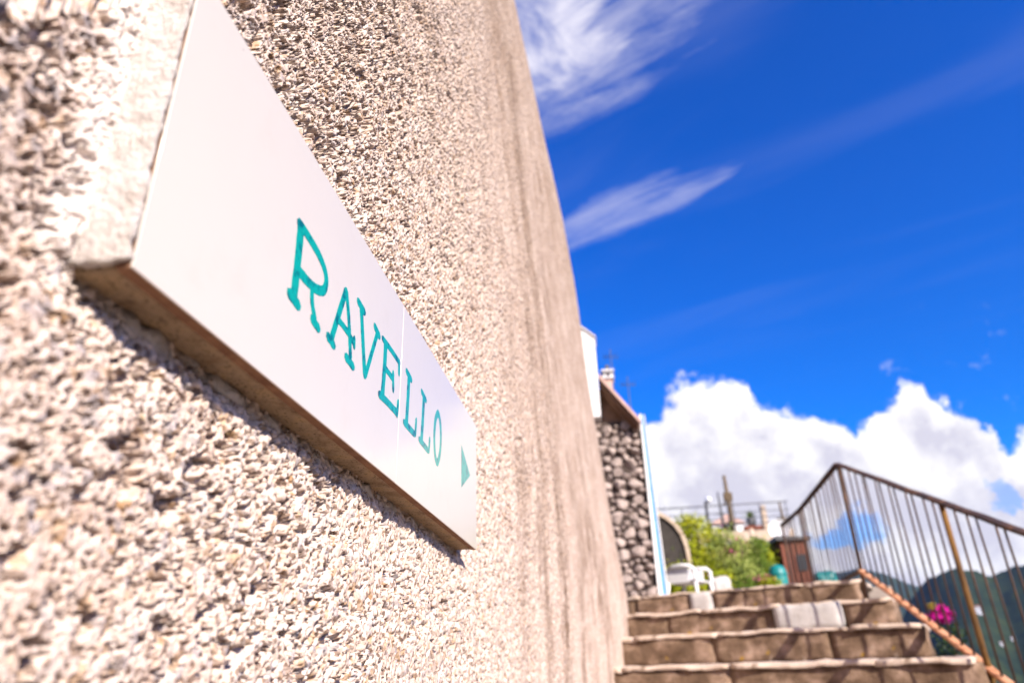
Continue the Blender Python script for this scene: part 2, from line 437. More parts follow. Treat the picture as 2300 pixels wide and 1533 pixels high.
def box_mesh(x0, x1, y0, y1, z0, z1, bev=0.0, seg=2):
    bm = bmesh.new()
    bmesh.ops.create_cube(bm, size=1.0)
    for v in bm.verts:
        v.co = Vector(((x0 + x1) / 2 + v.co.x * (x1 - x0), (y0 + y1) / 2 + v.co.y * (y1 - y0), (z0 + z1) / 2 + v.co.z * (z1 - z0)))
    if bev:
        bmesh.ops.bevel(bm, geom=bm.edges[:], offset=bev, segments=seg, affect='EDGES', profile=0.5)
    me = from_bm(bm, 'box', False)
    if bev:
        big = 0.35 * max(p.area for p in me.polygons)
        for p in me.polygons:
            p.use_smooth = max(abs(c) for c in p.normal) < 0.999
    return me
def box(name, b, mat, parent=None, bev=0.0, seg=2):
    return link(name, box_mesh(*b, bev, seg), mat, parent)
def prism_mesh(poly, axis, a0, a1, bev=0.0):
    """poly: 2-D outline in the other two axes, extruded along axis 0/1/2"""
    bm = bmesh.new()
    def co(p, a):
        q = list(p)
        q.insert(axis, a)
        return q
    A = [bm.verts.new(co(p, a0)) for p in poly]
    B = [bm.verts.new(co(p, a1)) for p in poly]
    n = len(poly)
    bm.faces.new(A)
    bm.faces.new(B[::-1])
    for i in range(n):
        bm.faces.new((A[i], A[(i + 1) % n], B[(i + 1) % n], B[i]))
    if bev:
        bmesh.ops.bevel(bm, geom=bm.edges[:], offset=bev, segments=2, affect='EDGES', profile=0.5)
    return from_bm(bm, 'prism', False)
def tube_mesh(pts, rad, sides=8, cap=True):
    pts = [Vector(p) for p in pts]
    rads = rad if isinstance(rad, (list, tuple)) else [rad] * len(pts)
    bm = bmesh.new()
    rings = []
    for i, p in enumerate(pts):
        d = (pts[min(i + 1, len(pts) - 1)] - pts[max(i - 1, 0)]).normalized()
        a = d.cross(Vector((0, 0, 1)) if abs(d.z) < 0.9 else Vector((1, 0, 0))).normalized()
        b = d.cross(a)
        rings.append([bm.verts.new(p + (a * math.cos(t) + b * math.sin(t)) * rads[i]) for t in [2 * math.pi * k / sides for k in range(sides)]])
    for r0, r1 in zip(rings, rings[1:]):
        for k in range(sides):
            bm.faces.new((r0[k], r0[(k + 1) % sides], r1[(k + 1) % sides], r1[k]))
    if cap:
        bm.faces.new(rings[0][::-1])
        bm.faces.new(rings[-1])
    return from_bm(bm, 'tube', True)
def lathe_mesh(prof, n=24):
    bm = bmesh.new()
    rings = []
    for r, z in prof:
        rings.append([bm.verts.new((max(r, 1e-4) * math.cos(2 * math.pi * k / n), max(r, 1e-4) * math.sin(2 * math.pi * k / n), z)) for k in range(n)])
    for a, b in zip(rings, rings[1:]):
        for k in range(n):
            bm.faces.new((a[k], a[(k + 1) % n], b[(k + 1) % n], b[k]))
    bm.faces.new(rings[0][::-1])
    bm.faces.new(rings[-1])
    return from_bm(bm, 'lathe', True)
def rough_block(L, Dp, H, seed, amp=0.008, rnd=0.018, nx=None, ny=3, nz=4):
    """a hewn stone: origin at the front bottom left, x along, y into the stair, z up"""
    nx = nx or max(4, int(L / 0.05))
    bm = bmesh.new()
    bmesh.ops.create_cube(bm, size=1.0)
    for v in bm.verts:
        v.co = Vector(((v.co.x + .5) * L, (v.co.y + .5) * Dp, (v.co.z + .5) * H))
    for ax, n in ((0, nx), (1, ny), (2, nz)):
        step = (L, Dp, H)[ax] / n
        for i in range(1, n):
            nrm = Vector((0, 0, 0)); nrm[ax] = 1
            bmesh.ops.bisect_plane(bm, geom=bm.verts[:] + bm.edges[:] + bm.faces[:], plane_co=nrm * (step * i), plane_no=nrm)
    for v in bm.verts:
        c = v.co
        near = []
        for ax, n in ((0, L), (1, Dp), (2, H)):
            near.append(min(c[ax], n - c[ax]))
        on = [q < 1e-4 for q in near]
        if sum(on) >= 2:
            for ax, n in ((0, L), (1, Dp), (2, H)):
                if on[ax]:
                    c[ax] += (rnd if c[ax] < n / 2 else -rnd) * (0.4 + 0.45 * abs(mnoise.noise(c * 9 + Vector((seed, 2, 3))))) 
        c += mnoise.noise_vector(c * 7 + Vector((seed * 3.1, seed, 0))) * amp * 1.3 + mnoise.noise_vector(c * 23 + Vector((0, seed * 1.7, 5))) * amp * 0.6
    return from_bm(bm, 'block', True)

# ------------------------------------------------------------------ numpy noise
def hash2(ix, iy, seed):
    h = (ix.astype(np.int64) * 374761393 + iy.astype(np.int64) * 668265263 + seed * 982451653) & 0xffffffff
    h = ((h ^ (h >> 13)) * 1274126177) & 0xffffffff
    h = ((h ^ (h >> 16)) * 2246822519) & 0xffffffff
    return ((h ^ (h >> 15)) & 0xffffff) / float(0xffffff)
def vnoise(x, y, seed):
    ix, iy = np.floor(x), np.floor(y)
    fx, fy = x - ix, y - iy
    ux, uy = fx * fx * (3 - 2 * fx), fy * fy * (3 - 2 * fy)
    a, b = hash2(ix, iy, seed), hash2(ix + 1, iy, seed)
    c, d = hash2(ix, iy + 1, seed), hash2(ix + 1, iy + 1, seed)
    return (a + (b - a) * ux) * (1 - uy) + (c + (d - c) * ux) * uy - 0.5
def fbm(x, y, seed, octv=4, gain=0.55):
    s, a = 0.0, 1.0
    for o in range(octv):
        s = s + a * vnoise(x * 2 ** o, y * 2 ** o, seed + o * 17)
        a *= gain
    return s
def worley(x, y, seed):
    ix, iy = np.floor(x), np.floor(y)
    f1 = np.full(x.shape, 9.0)
    hid = np.zeros(x.shape)
    for ox in (-1, 0, 1):
        for oy in (-1, 0, 1):
            cx, cy = ix + ox, iy + oy
            px_, py_ = cx + hash2(cx, cy, seed), cy + hash2(cx, cy, seed + 5)
            d = (px_ - x) ** 2 + (py_ - y) ** 2
            k = d < f1
            f1 = np.where(k, d, f1)
            hid = np.where(k, hash2(cx, cy, seed + 9), hid)
    return np.sqrt(f1), hid

# ------------------------------------------------------------------ the roughcast wall
WALL_X, Y_END = -0.2395, 6.9
END_Z = [-3, -0.4, 0.38, 0.68, 0.96, 1.38, 1.82, 2.29, 2.79, 3.48, 3.87, 4.47, 5.12, 5.95, 6.94, 8.68, 10.7]
END_X = [0.09, 0.09, 0.10, 0.085, 0.048, 0.005, -0.03, -0.07, -0.115, -0.15, -0.175, -0.23, -0.322, -0.425, -0.551, -0.775, -1.04]
def sstep(a, b, x):
    t = np.clip((x - a) / (b - a), 0, 1)
    return t * t * (3 - 2 * t)
def wall_x(y, z):
    """upright by the sign, then swinging outwards and leaning back towards its far end"""
    S = np.clip((y - 1.25) / (Y_END - 1.25), 0, 1)
    S = 0.55 * S ** 1.6 + 0.45 * sstep(0.30, 0.92, S)
    A = np.interp(z, END_Z, END_X) - WALL_X
    lean = 0.055 * np.maximum(z - 0.6, 0) * sstep(0.8, 2.2, y) * (1 - S)
    return WALL_X + np.where(A > 0, A * S, A * S ** 0.55) - lean
q = 0.00225
ys = list(np.exp(np.arange(math.log(0.115), math.log(Y_END), q)))
ys = np.array([-4.0, -3.0, -2.2, -1.6, -1.1, -0.7, -0.45, -0.3, -0.2] + list(np.linspace(-0.14, 0.11, 70)) + ys + [Y_END])
YS = np.maximum(ys, 0.115)
srow = np.linspace(-0.06, 1.42, int(1.48 / q))
nlow, nup = 46, 60
zb = -2.4
rows = []
for i in range(nlow):
    t = (i / nlow) ** 0.55
    rows.append(zb * (1 - t) + (srow[0] * YS) * t)
for s in srow:
    rows.append(s * YS)
for i in range(1, nup + 1):
    t = (i / nup) ** 1.6
    rows.append((srow[-1] * YS) * (1 - t) + 10.6 * t)
Z = np.array(rows).T                                     # (ny, nz)
Yg = np.repeat(ys[:, None], Z.shape[1], 1)
f_far = sstep(1.0, 3.4, Yg)
smoothband = sstep(3.05, 3.5, Yg) * sstep(3.6, 2.2, Z)
wx = Yg + 0.0022 * fbm(Yg * 160, Z * 160, 3, 2)
wz = Z + 0.0022 * fbm(Yg * 160, Z * 160, 8, 2)
F1, hid = worley(wx / 0.0105, wz / 0.0105, 21)
h = 0.0042 * fbm(Yg * 16, Z * 16, 40, 3)
h += 0.0012 * fbm(Yg * 70, Z * 70, 44, 3, 0.6)
h += 0.0014 * (0.25 - np.abs(fbm(Yg * 115, Z * 115, 540, 2, 0.5)))     # rounded, fused lumps
h += 0.0004 * hid * (1 - np.clip(F1, 0, 1) ** 1.5)
h += 0.0006 * fbm(wx * 330, wz * 330, 51, 2, 0.7)
pitA = fbm(wx * 370, wz * 370, 70, 3, 0.65)
pitB = fbm(wx * 205, wz * 205, 170, 4, 0.68)
pitD = fbm(wx * 78, wz * 78, 370, 4, 0.65)
cover = 0.16 * fbm(Yg * 11, Z * 11, 300, 3) + 0.03 * sstep(0.2, 0.6, Z)    # some patches are more broken than others
h -= 0.0046 * sstep(0.17, 0.25, pitA + cover)
h -= 0.0060 * sstep(0.22, 0.27, pitB + cover)
h -= 0.0075 * sstep(0.25, 0.32, pitD + cover)
h += 0.0012
amp = (1 + 0.15 * f_far) * (1 - 0.6 * smoothband)
# far part: longer waves so it still reads as rendered by hand
h2 = 0.004 * fbm(Yg * 2.3, Z * 1.3, 90, 3) * sstep(1.5, 4, Yg)
bulge = 0.0065 * sstep(-0.05, 0.10, Z) * sstep(0.175, 0.150, Z) * sstep(0.15, 0.30, Yg) * sstep(1.5, 1.05, Yg)   # bulge of render added below the sign to narrow its cast shadow
smear = sstep(0.030, 0.012, (0.2492 - Yg) + 0.030 * fbm(Yg * 26, Z * 26, 400, 4)) * sstep(0.165, 0.185, Z + 0.02 * fbm(Yg * 40, Z * 40, 420, 3)) * (Yg < 0.2515)
X = wall_x(Yg, Z) + h * amp * (1 - 0.8 * smear) + 0.006 * smear + h2 + bulge
lat = amp * 0.0008
Yd = Yg + lat * fbm(Yg * 170, Z * 170, 101, 2)
Zd = Z + lat * fbm(Yg * 170, Z * 170, 131, 2)
ny_, nz_ = Z.shape
V = np.stack([X, Yd, Zd], -1).reshape(-1, 3)
F = grid_faces(ny_, nz_)[:, ::-1]
# end face, top and back so the wall is a solid
nV = len(V)
endrow = V[(ny_ - 1) * nz_:]
back = np.array([[-3.0, Y_END, zz] for zz in endrow[:, 2]])
Vx = [V, back]
Fx = [F]
i0 = (ny_ - 1) * nz_
e = np.arange(nz_ - 1)
Fx.append(np.stack([i0 + e, nV + e, nV + e + 1, i0 + e + 1], -1)[:, ::-1])
topb = np.array([[-3.0, yy, 10.6] for yy in ys])
Vx.append(topb)
tb = nV + nz_
t_ = np.arange(ny_ - 1)
Fx.append(np.stack([t_ * nz_ + nz_ - 1, (t_ + 1) * nz_ + nz_ - 1, tb + t_ + 1, tb + t_], -1)[:, ::-1])
wall_me = mesh_np('roughcast_wall', np.concatenate(Vx), np.concatenate(Fx))
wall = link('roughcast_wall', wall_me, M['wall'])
tag(wall, 'tall sunlit roughcast wall of pale pinkish render that carries the white tile sign', 'wall')

# ------------------------------------------------------------------ the tile sign
SX, SY0, SY1, SYM, SZ0, SZ1 = -0.208, 0.2492, 1.0950, 0.6660, 0.173, 0.373
sign = thing('wall_sign', (SX, SY0, SZ0), 'white glazed tile sign on the roughcast wall reading RAVELLO in teal with an arrow', 'sign')
def signpart(name, me, mat):
    return link(name, me, mat, sign)
LS, HS, SM = SY1 - SY0, SZ1 - SZ0, SYM - SY0
for a, b in ((0.0, SM - 0.0004), (SM + 0.0004, LS)):
    tl = signpart('tile', box_mesh(-0.009, -0.0013, a + 0.0003, b - 0.0003, 0.0003, HS - 0.0003), M['biscuit'])
    link('glaze', box_mesh(-0.0013, 0.0, a, b, 0.0, HS, 0.0004, 2), M['glaze'], tl)
signpart('grout', box_mesh(-0.0085, -0.0005, SM - 0.0012, SM + 0.0012, 0.0006, HS - 0.0006), M['biscuit'])
def rough_slab(x0, x1, y0, y1, z0, z1, res, amp, freq, seed, xk=1.0):
    """solid with noisy faces"""
    bm = bmesh.new()
    bmesh.ops.create_cube(bm, size=1.0)
    for v in bm.verts:
        v.co = Vector(((x0 + x1) / 2 + v.co.x * (x1 - x0), (y0 + y1) / 2 + v.co.y * (y1 - y0), (z0 + z1) / 2 + v.co.z * (z1 - z0)))
    for ax, (a, b) in enumerate(((x0, x1), (y0, y1), (z0, z1))):
        n = max(1, int((b - a) / res))
        for i in range(1, n):
            nrm = Vector((0, 0, 0)); nrm[ax] = 1
            bmesh.ops.bisect_plane(bm, geom=bm.verts[:] + bm.edges[:] + bm.faces[:], plane_co=nrm * (a + (b - a) * i / n), plane_no=nrm)
    for v in bm.verts:
        p = v.co
        d = mnoise.noise_vector(p * freq + Vector((seed, 0, 0))) * amp + mnoise.noise_vector(p * freq * 3.3 + Vector((0, seed, 0))) * amp * 0.5
        d.x *= xk
        v.co = p + d
    return from_bm(bm, 'slab', True)
signpart('mortar_bed', rough_slab(-0.060, -0.0092, 0.0010, LS - 0.0012, 0.0012, HS - 0.002, 0.006, 0.0009, 60, 2, 0.3), M['mortar'])
signpart('mortar_fillet', rough_slab(-0.062, -0.0310, 0.006, LS - 0.01, -0.0110, 0.0006, 0.0034, 0.0072, 38, 9), M['fillet'])
signpart('plaster_edge', rough_slab(-0.062, -0.0016, -0.0042, 0.0002, 0.0025, HS + 0.03, 0.0024, 0.0020, 130, 4), M['plaster'])
signpart('top_mortar', rough_slab(-0.060, -0.010, 0.0, LS - 0.002, HS - 0.001, HS + 0.010, 0.006, 0.003, 55, 14), M['fillet'])

def catmull(pts, n=10):
    if len(pts) < 3:
        return [Vector(pts[0]).lerp(Vector(pts[-1]), i / n) for i in range(n + 1)]
    P = [Vector(p) for p in pts]
    closed = (P[0] - P[-1]).length < 1e-3
    if closed:
        E_ = [P[-2]] + P + [P[1]]
    else:
        E_ = [2 * P[0] - P[1]] + P + [2 * P[-1] - P[-2]]
    out = []
    for i in range(1, len(E_) - 2):
        p0, p1, p2, p3 = E_[i - 1:i + 3]
        for k in range(n):
            t = k / n
            out.append(0.5 * ((2 * p1) + (-p0 + p2) * t + (2 * p0 - 5 * p1 + 4 * p2 - p3) * t * t + (-p0 + 3 * p1 - 3 * p2 + p3) * t ** 3))
    out.append(P[-1])
    return out
def brush(bm, pts, width, lift, seed):
    """one painted stroke lying on the glaze: a ribbon with rounded, slightly swelling ends"""
    c = catmull(pts)
    n = len(c)
    Ls, Rs = [], []
    closed = (Vector(pts[0]) - Vector(pts[-1])).length < 1e-3
    for i, p in enumerate(c):
        d = c[min(i + 1, n - 1)] - c[max(i - 1, 0)]
        if closed and i in (0, n - 1):
            d = c[1] - c[-2]
        d.normalize()
        nn = Vector((-d.y, d.x))
        t = i / (n - 1)
        wd = width * 0.5 * (1 + 0.10 * mnoise.noise(Vector((seed, i * 0.35, 0))))
        if not closed:
            wd *= 1 + 0.12 * math.exp(-(min(t, 1 - t) / 0.08) ** 2)
            if i in (0, n - 1):
                wd *= 0.66
        Ls.append(p + nn * wd)
        Rs.append(p - nn * wd)
    if not closed:
        d0 = (c[0] - c[1]).normalized() * width * 0.28
        d1 = (c[-1] - c[-2]).normalized() * width * 0.28
        Ls = [Ls[0] + d0 * 1.0] + Ls + [Ls[-1] + d1]
        Rs = [Rs[0] + d0 * 0.7] + Rs + [Rs[-1] + d1 * 0.7]
        for q_ in (0, -1):
            m_ = (Ls[q_] + Rs[q_]) / 2
            Ls[q_] = m_ + (Ls[q_] - m_) * 0.6
            Rs[q_] = m_ + (Rs[q_] - m_) * 0.6
    def vv(p, x):
        return bm.verts.new((x, p.x / 1000, p.y / 1000))
    n = len(Ls)
    A = [vv(p, lift) for p in Ls]
    B = [vv(p, lift) for p in Rs]
    A0 = [vv(p, 0.00002) for p in Ls]
    B0 = [vv(p, 0.00002) for p in Rs]
    for i in range(n - 1):
        bm.faces.new((A[i], A[i + 1], B[i + 1], B[i]))
        bm.faces.new((A0[i], A0[i + 1], A[i + 1], A[i]))
        bm.faces.new((B[i], B[i + 1], B0[i + 1], B0[i]))
LETTERS = [
 [([(155.7, 128.5), (157.2, 100), (157.8, 70)], 11), ([(149.0, 69.5), (168.0, 67.8)], 9),
  ([(150.5, 128.5), (160, 129), (173.5, 127.9), (190.6, 125.2), (203.5, 119.5), (208.5, 111.5), (205.0, 102), (192.5, 96), (177.5, 93.6), (160, 93.2)], 8.5),
  ([(184.4, 94.5), (187.5, 81.8), (196, 70.5)], 7), ([(189, 69.6), (204.5, 67.4)], 8)],
 [([(250.1, 127.5), (239.9, 101), (228.6, 70.5)], 8.5), ([(219.9, 70), (236.5, 67.6)], 8),
  ([(250.1, 127.5), (259.5, 108.5), (266.9, 88), (271.8, 72.5)], 7.5), ([(260, 69.8), (281, 68)], 8), ([(238, 93.4), (259, 92.4), (276.2, 89.5)], 6.5), ([(276.6, 95), (278, 85.5)], 6)],
 [([(287.8, 130.6), (298.7, 99.7), (309.0, 71)], 9), ([(277.8, 132.2), (298.2, 129.8)], 8),
  ([(335.2, 127.4), (323.7, 102), (309.9, 71.5)], 7.5), ([(325, 130.4), (342.5, 126.2)], 8)],
 [([(361.4, 128.5), (361.9, 102.5), (360.4, 72)], 11), ([(350, 129), (380.5, 129), (409, 127.6)], 7), ([(408.2, 129.6), (409.6, 114)], 7),
  ([(362.4, 102.6), (391, 101.5)], 7), ([(389.6, 109), (393, 89)], 7), ([(349.4, 70), (378, 71.2), (410, 71.4)], 8), ([(411.4, 85.4), (409, 68)], 7)],
 [([(446.6, 129.5), (446, 100.7), (444.4, 72)], 11), ([(435, 129.5), (458, 126.6)], 8), ([(433.3, 70.2), (479.3, 70)], 8), ([(482, 89.4), (480, 69.8)], 7)],
 [([(511.6, 129), (509.8, 100.2), (507, 72)], 11), ([(499.1, 130.2), (523, 126)], 8), ([(495.7, 70.6), (540, 68.6)], 8), ([(544, 86), (541, 68)], 7)],
 [([(582, 130.5), (594, 124.5), (600, 105), (596.5, 82), (584, 67), (572, 73.5), (566, 94), (569.5, 117), (582, 130.5)], 10)],
]
for li, strokes in enumerate(LETTERS):
    bm = bmesh.new()
    for si, (pts, wd) in enumerate(strokes):
        brush(bm, pts, wd * 1.0, 0.00012 + 0.00003 * si, li * 10 + si)
    signpart('letter', from_bm(bm, 'letter'), M['ink'])
bm = bmesh.new()
tri = [(727.5, 133.0), (793.5, 103.3), (729, 69.4)]
a_ = [bm.verts.new((0.00016, p[0] / 1000, p[1] / 1000)) for p in tri]
b_ = [bm.verts.new((0.00002, p[0] / 1000, p[1] / 1000)) for p in tri]
bm.faces.new(a_)
for i in range(3):
    bm.faces.new((a_[i], a_[(i + 1) % 3], b_[(i + 1) % 3], b_[i]))
signpart('arrow', from_bm(bm, 'arrow'), M['ink'])

# ------------------------------------------------------------------ the stone staircase
TH, RUN, RISE, E0 = 0.430, 0.665, 0.2, 0.018
DV = Vector((math.cos(TH), -math.sin(TH), 0))
NV = Vector((math.sin(TH), math.cos(TH), 0))
O3 = Vector((0.1, 7.032, 0))
stairs = thing('stone_staircase', (0, 0, 0), 'worn brown stone steps with pale treads climbing beside the roughcast wall', 'stairs')
RZ = -TH
def edge_t(k, x):
    o = O3 - NV * RUN * (3 - k)
    return (x - o.x) / DV.x
def at_edge(k, t, back=0.0, z=0.0):
    p = O3 - NV * RUN * (3 - k) + DV * t + NV * back
    return Vector((p.x, p.y, RISE * k + E0 + z))
XR = {3: 1.93, 2: 1.885, 1: 1.79, 0: 1.73}
TL = 0.038
for k in range(3, -8, -1):
    t0, t1 = edge_t(k, -0.55 if k > -4 else -0.5), edge_t(k, XR.get(k, 1.72))
    rs = random.Random(100 + k)
    # tread slabs
    cuts = [t0]
    while cuts[-1] < t1 - 0.9:
        cuts.append(cuts[-1] + rs.uniform(0.55, 0.85))
    cuts.append(t1)
    depth_ = RUN + 0.06 if k < 3 else 0.75
    for a, b in zip(cuts, cuts[1:]):
        tk = TL * rs.uniform(0.62, 1.0)
        me = rough_block(b - a - 0.003, depth_, tk, 7 * k + a, 0.011, 0.006, nx=max(5, int((b - a) / 0.045)), ny=6, nz=3)
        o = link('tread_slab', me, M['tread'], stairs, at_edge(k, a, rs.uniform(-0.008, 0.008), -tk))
        o.rotation_euler.z = RZ
    # riser stones
    specials = []
    if k == 3:
        specials = [(edge_t(3, 0.634), edge_t(3, 0.83))]
    if k == 2:
        specials = [(edge_t(2, 1.137), edge_t(2, 1.592))]
    spans, s = [], t0
    for (a, b) in specials:
        spans.append((s, a, False)); spans.append((a, b, True)); s = b
    spans.append((s, t1, False))
    for a, b, pale in spans:
        if pale:
            me = rough_block(b - a - 0.012, 0.16, RISE - 0.004, 50 + k, 0.004, 0.016, ny=3)
            o = link('riser_stone', me, M['pale'], stairs, at_edge(k, a + 0.006, -0.012, -RISE + 0.002))
            o["label"] = 'pale grey repair stone set in the riser'
            o.rotation_euler.z = RZ
            continue
        cut2 = [a]
        while cut2[-1] < b - 1.1:
            cut2.append(cut2[-1] + rs.uniform(0.7, 1.3))
        cut2.append(b)
        for c0, c1 in zip(cut2, cut2[1:]):
            me = rough_block(c1 - c0 + 0.004, 0.3, RISE - TL * 0.62 - 0.002, 31 * k + c0 * 5, 0.012, 0.004, nz=6)
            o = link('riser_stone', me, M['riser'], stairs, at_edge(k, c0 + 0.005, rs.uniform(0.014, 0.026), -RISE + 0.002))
            o.rotation_euler.z = RZ
    # rubble core under the step
    me = box_mesh(0, t1 - t0 - 0.05, 0.05, RUN + 0.25 if k < 3 else 0.75, -0.6, -TL - 0.006)
    o = link('core', me, M['joint'], stairs, at_edge(k, t0))
    o.rotation_euler.z = RZ

# landing and the lane below
def poly_slab(name, pts, z, thick, mat, kind='structure'):
    o = link(name, prism_mesh([tuple(p) for p in pts], 2, z - thick, z), mat)
    return tag(o, kind=kind)
ZL = 3 * RISE + E0
a, b = at_edge(3, edge_t(3, -0.6), 0.74), at_edge(3, edge_t(3, 2.06), 0.74)
poly_slab('landing_paving', [(a.x, a.y), (b.x, b.y), (2.10, 9.9), (-3.2, 9.9), (-3.2, a.y)], ZL - 0.012, 0.5, M['paving'])
a, b = at_edge(-7, edge_t(-7, -0.6), 0.3), at_edge(-7, edge_t(-7, 1.9), 0.3)
poly_slab('lane_paving', [(a.x, a.y), (-0.6, -6), (1.9, -6), (b.x, b.y)], -8 * RISE + E0, 0.5, M['paving'])
# low retaining wall that carries the side of the stair
poly = [(7.2, -2.6), (7.2, 0.30), (5.95, 0.05), (-1.6, -2.1), (-6.0, -1.95), (-6.0, -2.6)]
rw = link('retaining_wall', prism_mesh(poly, 0, 1.45, 1.66), M['riser'])
tag(rw, 'brown retaining wall under the right hand end of the steps', 'wall')

# ------------------------------------------------------------------ the iron railing
HR = 0.832
P1 = Vector((1.864, 5.90, 0.640))
P2 = Vector((1.824, 4.19, -0.035))
dirS = (P2 - P1)
P0 = Vector((1.975, 7.76, 0.640))
PE = Vector((1.965, 8.62, 0.640))
rail = thing('iron_railing', (0, 0, 0), 'rusty iron railing with thin upright bars along the right side of the steps', 'railing')
BAR = tube_mesh([(0, 0, 0.0), (0, 0, 0.4), (0, 0, HR)], 0.0058, 6)
POST = tube_mesh([(0, 0, -0.22), (0, 0, 0.3), (0, 0, HR + 0.004)], 0.0160, 8)
BAR.materials.append(M['iron'])
POST.materials.append(M['iron'])
POST2 = POST.copy()
POST2.materials.clear()
POST2.materials.append(M['ochre_post'])
seg_pts = [PE, P0, P1] + [P1 + dirS * i for i in (1, 2, 3)]
rr = random.Random(5)
for i, p in enumerate(seg_pts):
    o = link('post', POST2 if i == 3 else POST, None, rail, p)
    o.rotation_euler = (rr.uniform(-.006, .006), rr.uniform(-.006, .006), 0)
for i, (a, b) in enumerate(zip(seg_pts, seg_pts[1:])):
    L = (b - a).length
    n = max(2, round(L / 0.130))
    for j in range(1, n):
        p = a.lerp(b, j / n)
        o = link('bar', BAR, None, rail, p)
        o.rotation_euler = (rr.uniform(-.015, .015), rr.uniform(-.015, .015), rr.uniform(0, 6))
def flat_bar(a, b, w_, h_, seed, n=24):
    d = (b - a)
    side = Vector((d.y, -d.x, 0)).normalized()
    upv = side.cross(d).normalized()
    if upv.z < 0:
        upv = -upv
    bm = bmesh.new()
    prev = None
    for i in range(n + 1):
        c = a + d * (i / n) + mnoise.noise_vector(Vector((i * 0.4, seed, 0))) * 0.004
        ring = [bm.verts.new(c + side * sx * w_ / 2 + upv * sz * h_ / 2) for sx, sz in ((-1, -.7), (-.7, -1), (.7, -1), (1, -.7), (1, .7), (.7, 1), (-.7, 1), (-1, .7))]
        if prev:
            for k in range(8):
                bm.faces.new((prev[k], prev[(k + 1) % 8], ring[(k + 1) % 8], ring[k]))
        else:
            bm.faces.new(ring[::-1])
        prev = ring
    bm.faces.new(prev)
    return from_bm(bm, 'flatbar')
for i, (a, b) in enumerate(zip(seg_pts, seg_pts[1:])):
    zt = Vector((0, 0, HR))
    link('top_rail', flat_bar(a + zt, b + zt, 0.050, 0.022, i), M['iron'], rail)
    link('bottom_rail', flat_bar(a, b, 0.044, 0.022, i + 9), M['rust'] if i >= 2 else M['iron'], rail)

# ------------------------------------------------------------------ stone clad house at the landing
house = thing('stone_clad_house', (0, 8.2, ZL), 'low house corner clad in grey rubble stone with a blue stripe', 'house')
def hp(name, me, mat, parent=None):
    o = link(name, me, mat, parent or house)
    if parent is None:
        o.matrix_parent_inverse = Matrix.Translation((0, -8.2, -ZL))
    return o
hp('wall', box_mesh(-3.0, 0.455, 8.24, 11.0, 0.2, 2.74), M['joint'])
hp('corner_pier', prism_mesh([(0.452, 0.2), (0.500, 0.2), (0.472, 2.80), (0.452, 2.80)], 1, 8.185, 8.5), M['white'])
hp('painted_stripe', prism_mesh([(0.501, 0.2), (0.556, 0.2), (0.503, 2.79), (0.473, 2.79)], 1, 8.190, 8.5), M['blue'])
hp('edge_trim', prism_mesh([(0.557, 0.2), (0.574, 0.2), (0.514, 2.78), (0.504, 2.78)], 1, 8.180, 8.5), M['white'])
STONES = []
for s in range(10):
    r_ = random.Random(s)
    bm = bmesh.new()
    for i in range(18):
        th_, ph = r_.uniform(0, 2 * math.pi), math.acos(r_.uniform(-1, 1))
        v = Vector((math.sin(ph) * math.cos(th_), math.sin(ph) * math.sin(th_), math.cos(ph)))
        m_ = max(abs(v.x), abs(v.z), abs(v.y))
        v = v / m_ * 0.55 + v * 0.45
        bm.verts.new((v.x * 0.5, v.y * 0.5, v.z * 0.5))
    r = bmesh.ops.convex_hull(bm, input=bm.verts[:])
    bmesh.ops.delete(bm, geom=[g for g in r['geom_interior'] + r['geom_unused'] if isinstance(g, bmesh.types.BMVert)], context='VERTS')
    bmesh.ops.bevel(bm, geom=bm.edges[:], offset=0.04, segments=1, affect='EDGES')
    me = from_bm(bm, 'stone')
    me.materials.append(M['rubble'])
    STONES.append(me)
rs = random.Random(3)
placed = []
for trial in range(9000):
    x, z = rs.uniform(-0.62, 0.43), rs.uniform(0.42, 2.69)
    rad = rs.choice((0.088, 0.075, 0.064, 0.052)) if trial < 1800 else rs.choice((0.05, 0.04, 0.033))
    if x + rad * 0.9 > 0.452:
        continue
    if all((x - a) ** 2 + ((z - b) * 1.25) ** 2 > (0.92 * (rad + c)) ** 2 for a, b, c in placed):
        placed.append((x, z, rad))
for x, z, rad in placed[:290]:
    o = hp('stone', rs.choice(STONES), None)
    o.location = (x, 8.235 + rs.uniform(-0.015, 0.012), z)
    o.scale = (rad * rs.uniform(1.9, 2.3), rs.uniform(0.10, 0.17), rad * rs.uniform(1.5, 1.85))
    o.rotation_euler = (0, rs.uniform(-0.5, 0.5), rs.choice((0, math.pi)))
# roof falling to the right, its boards seen from below
roof = hp('roof', prism_mesh([(0.0, 3.195), (0.425, 2.60), (0.44, 2.635), (0.0, 3.25)], 1, 8.06, 11.1), M['roof_wood'])
hp('gable', prism_mesh([(-3.0, 2.742), (0.315, 2.742), (0.0, 3.185), (-3.0, 3.185)], 1, 8.30, 11.0), M['roof_wood'])
hp('verge', prism_mesh([(0.0, 3.251), (0.441, 2.636), (0.462, 2.662), (0.0, 3.31)], 1, 8.02, 11.1), M['verge'])
for i in range(7):
    y = 8.16 + i * 0.42
    link('rafter', prism_mesh([(0.0, 3.13), (0.40, 2.575), (0.413, 2.612), (0.0, 3.188)], 1, y, y + 0.07), M['roof_wood'], roof)
chim = hp('chimney', box_mesh(0.075, 0.175, 8.72, 8.86, 3.2, 3.50, 0.008), M['verge'])
link('chimney_cap', box_mesh(0.045, 0.205, 8.69, 8.89, 3.501, 3.525, 0.006), M['white'], chim)
for sx in (0.07, 0.16):
    link('cap_leg', box_mesh(sx, sx + 0.025, 8.72, 8.86, 3.526, 3.600), M['white'], chim)
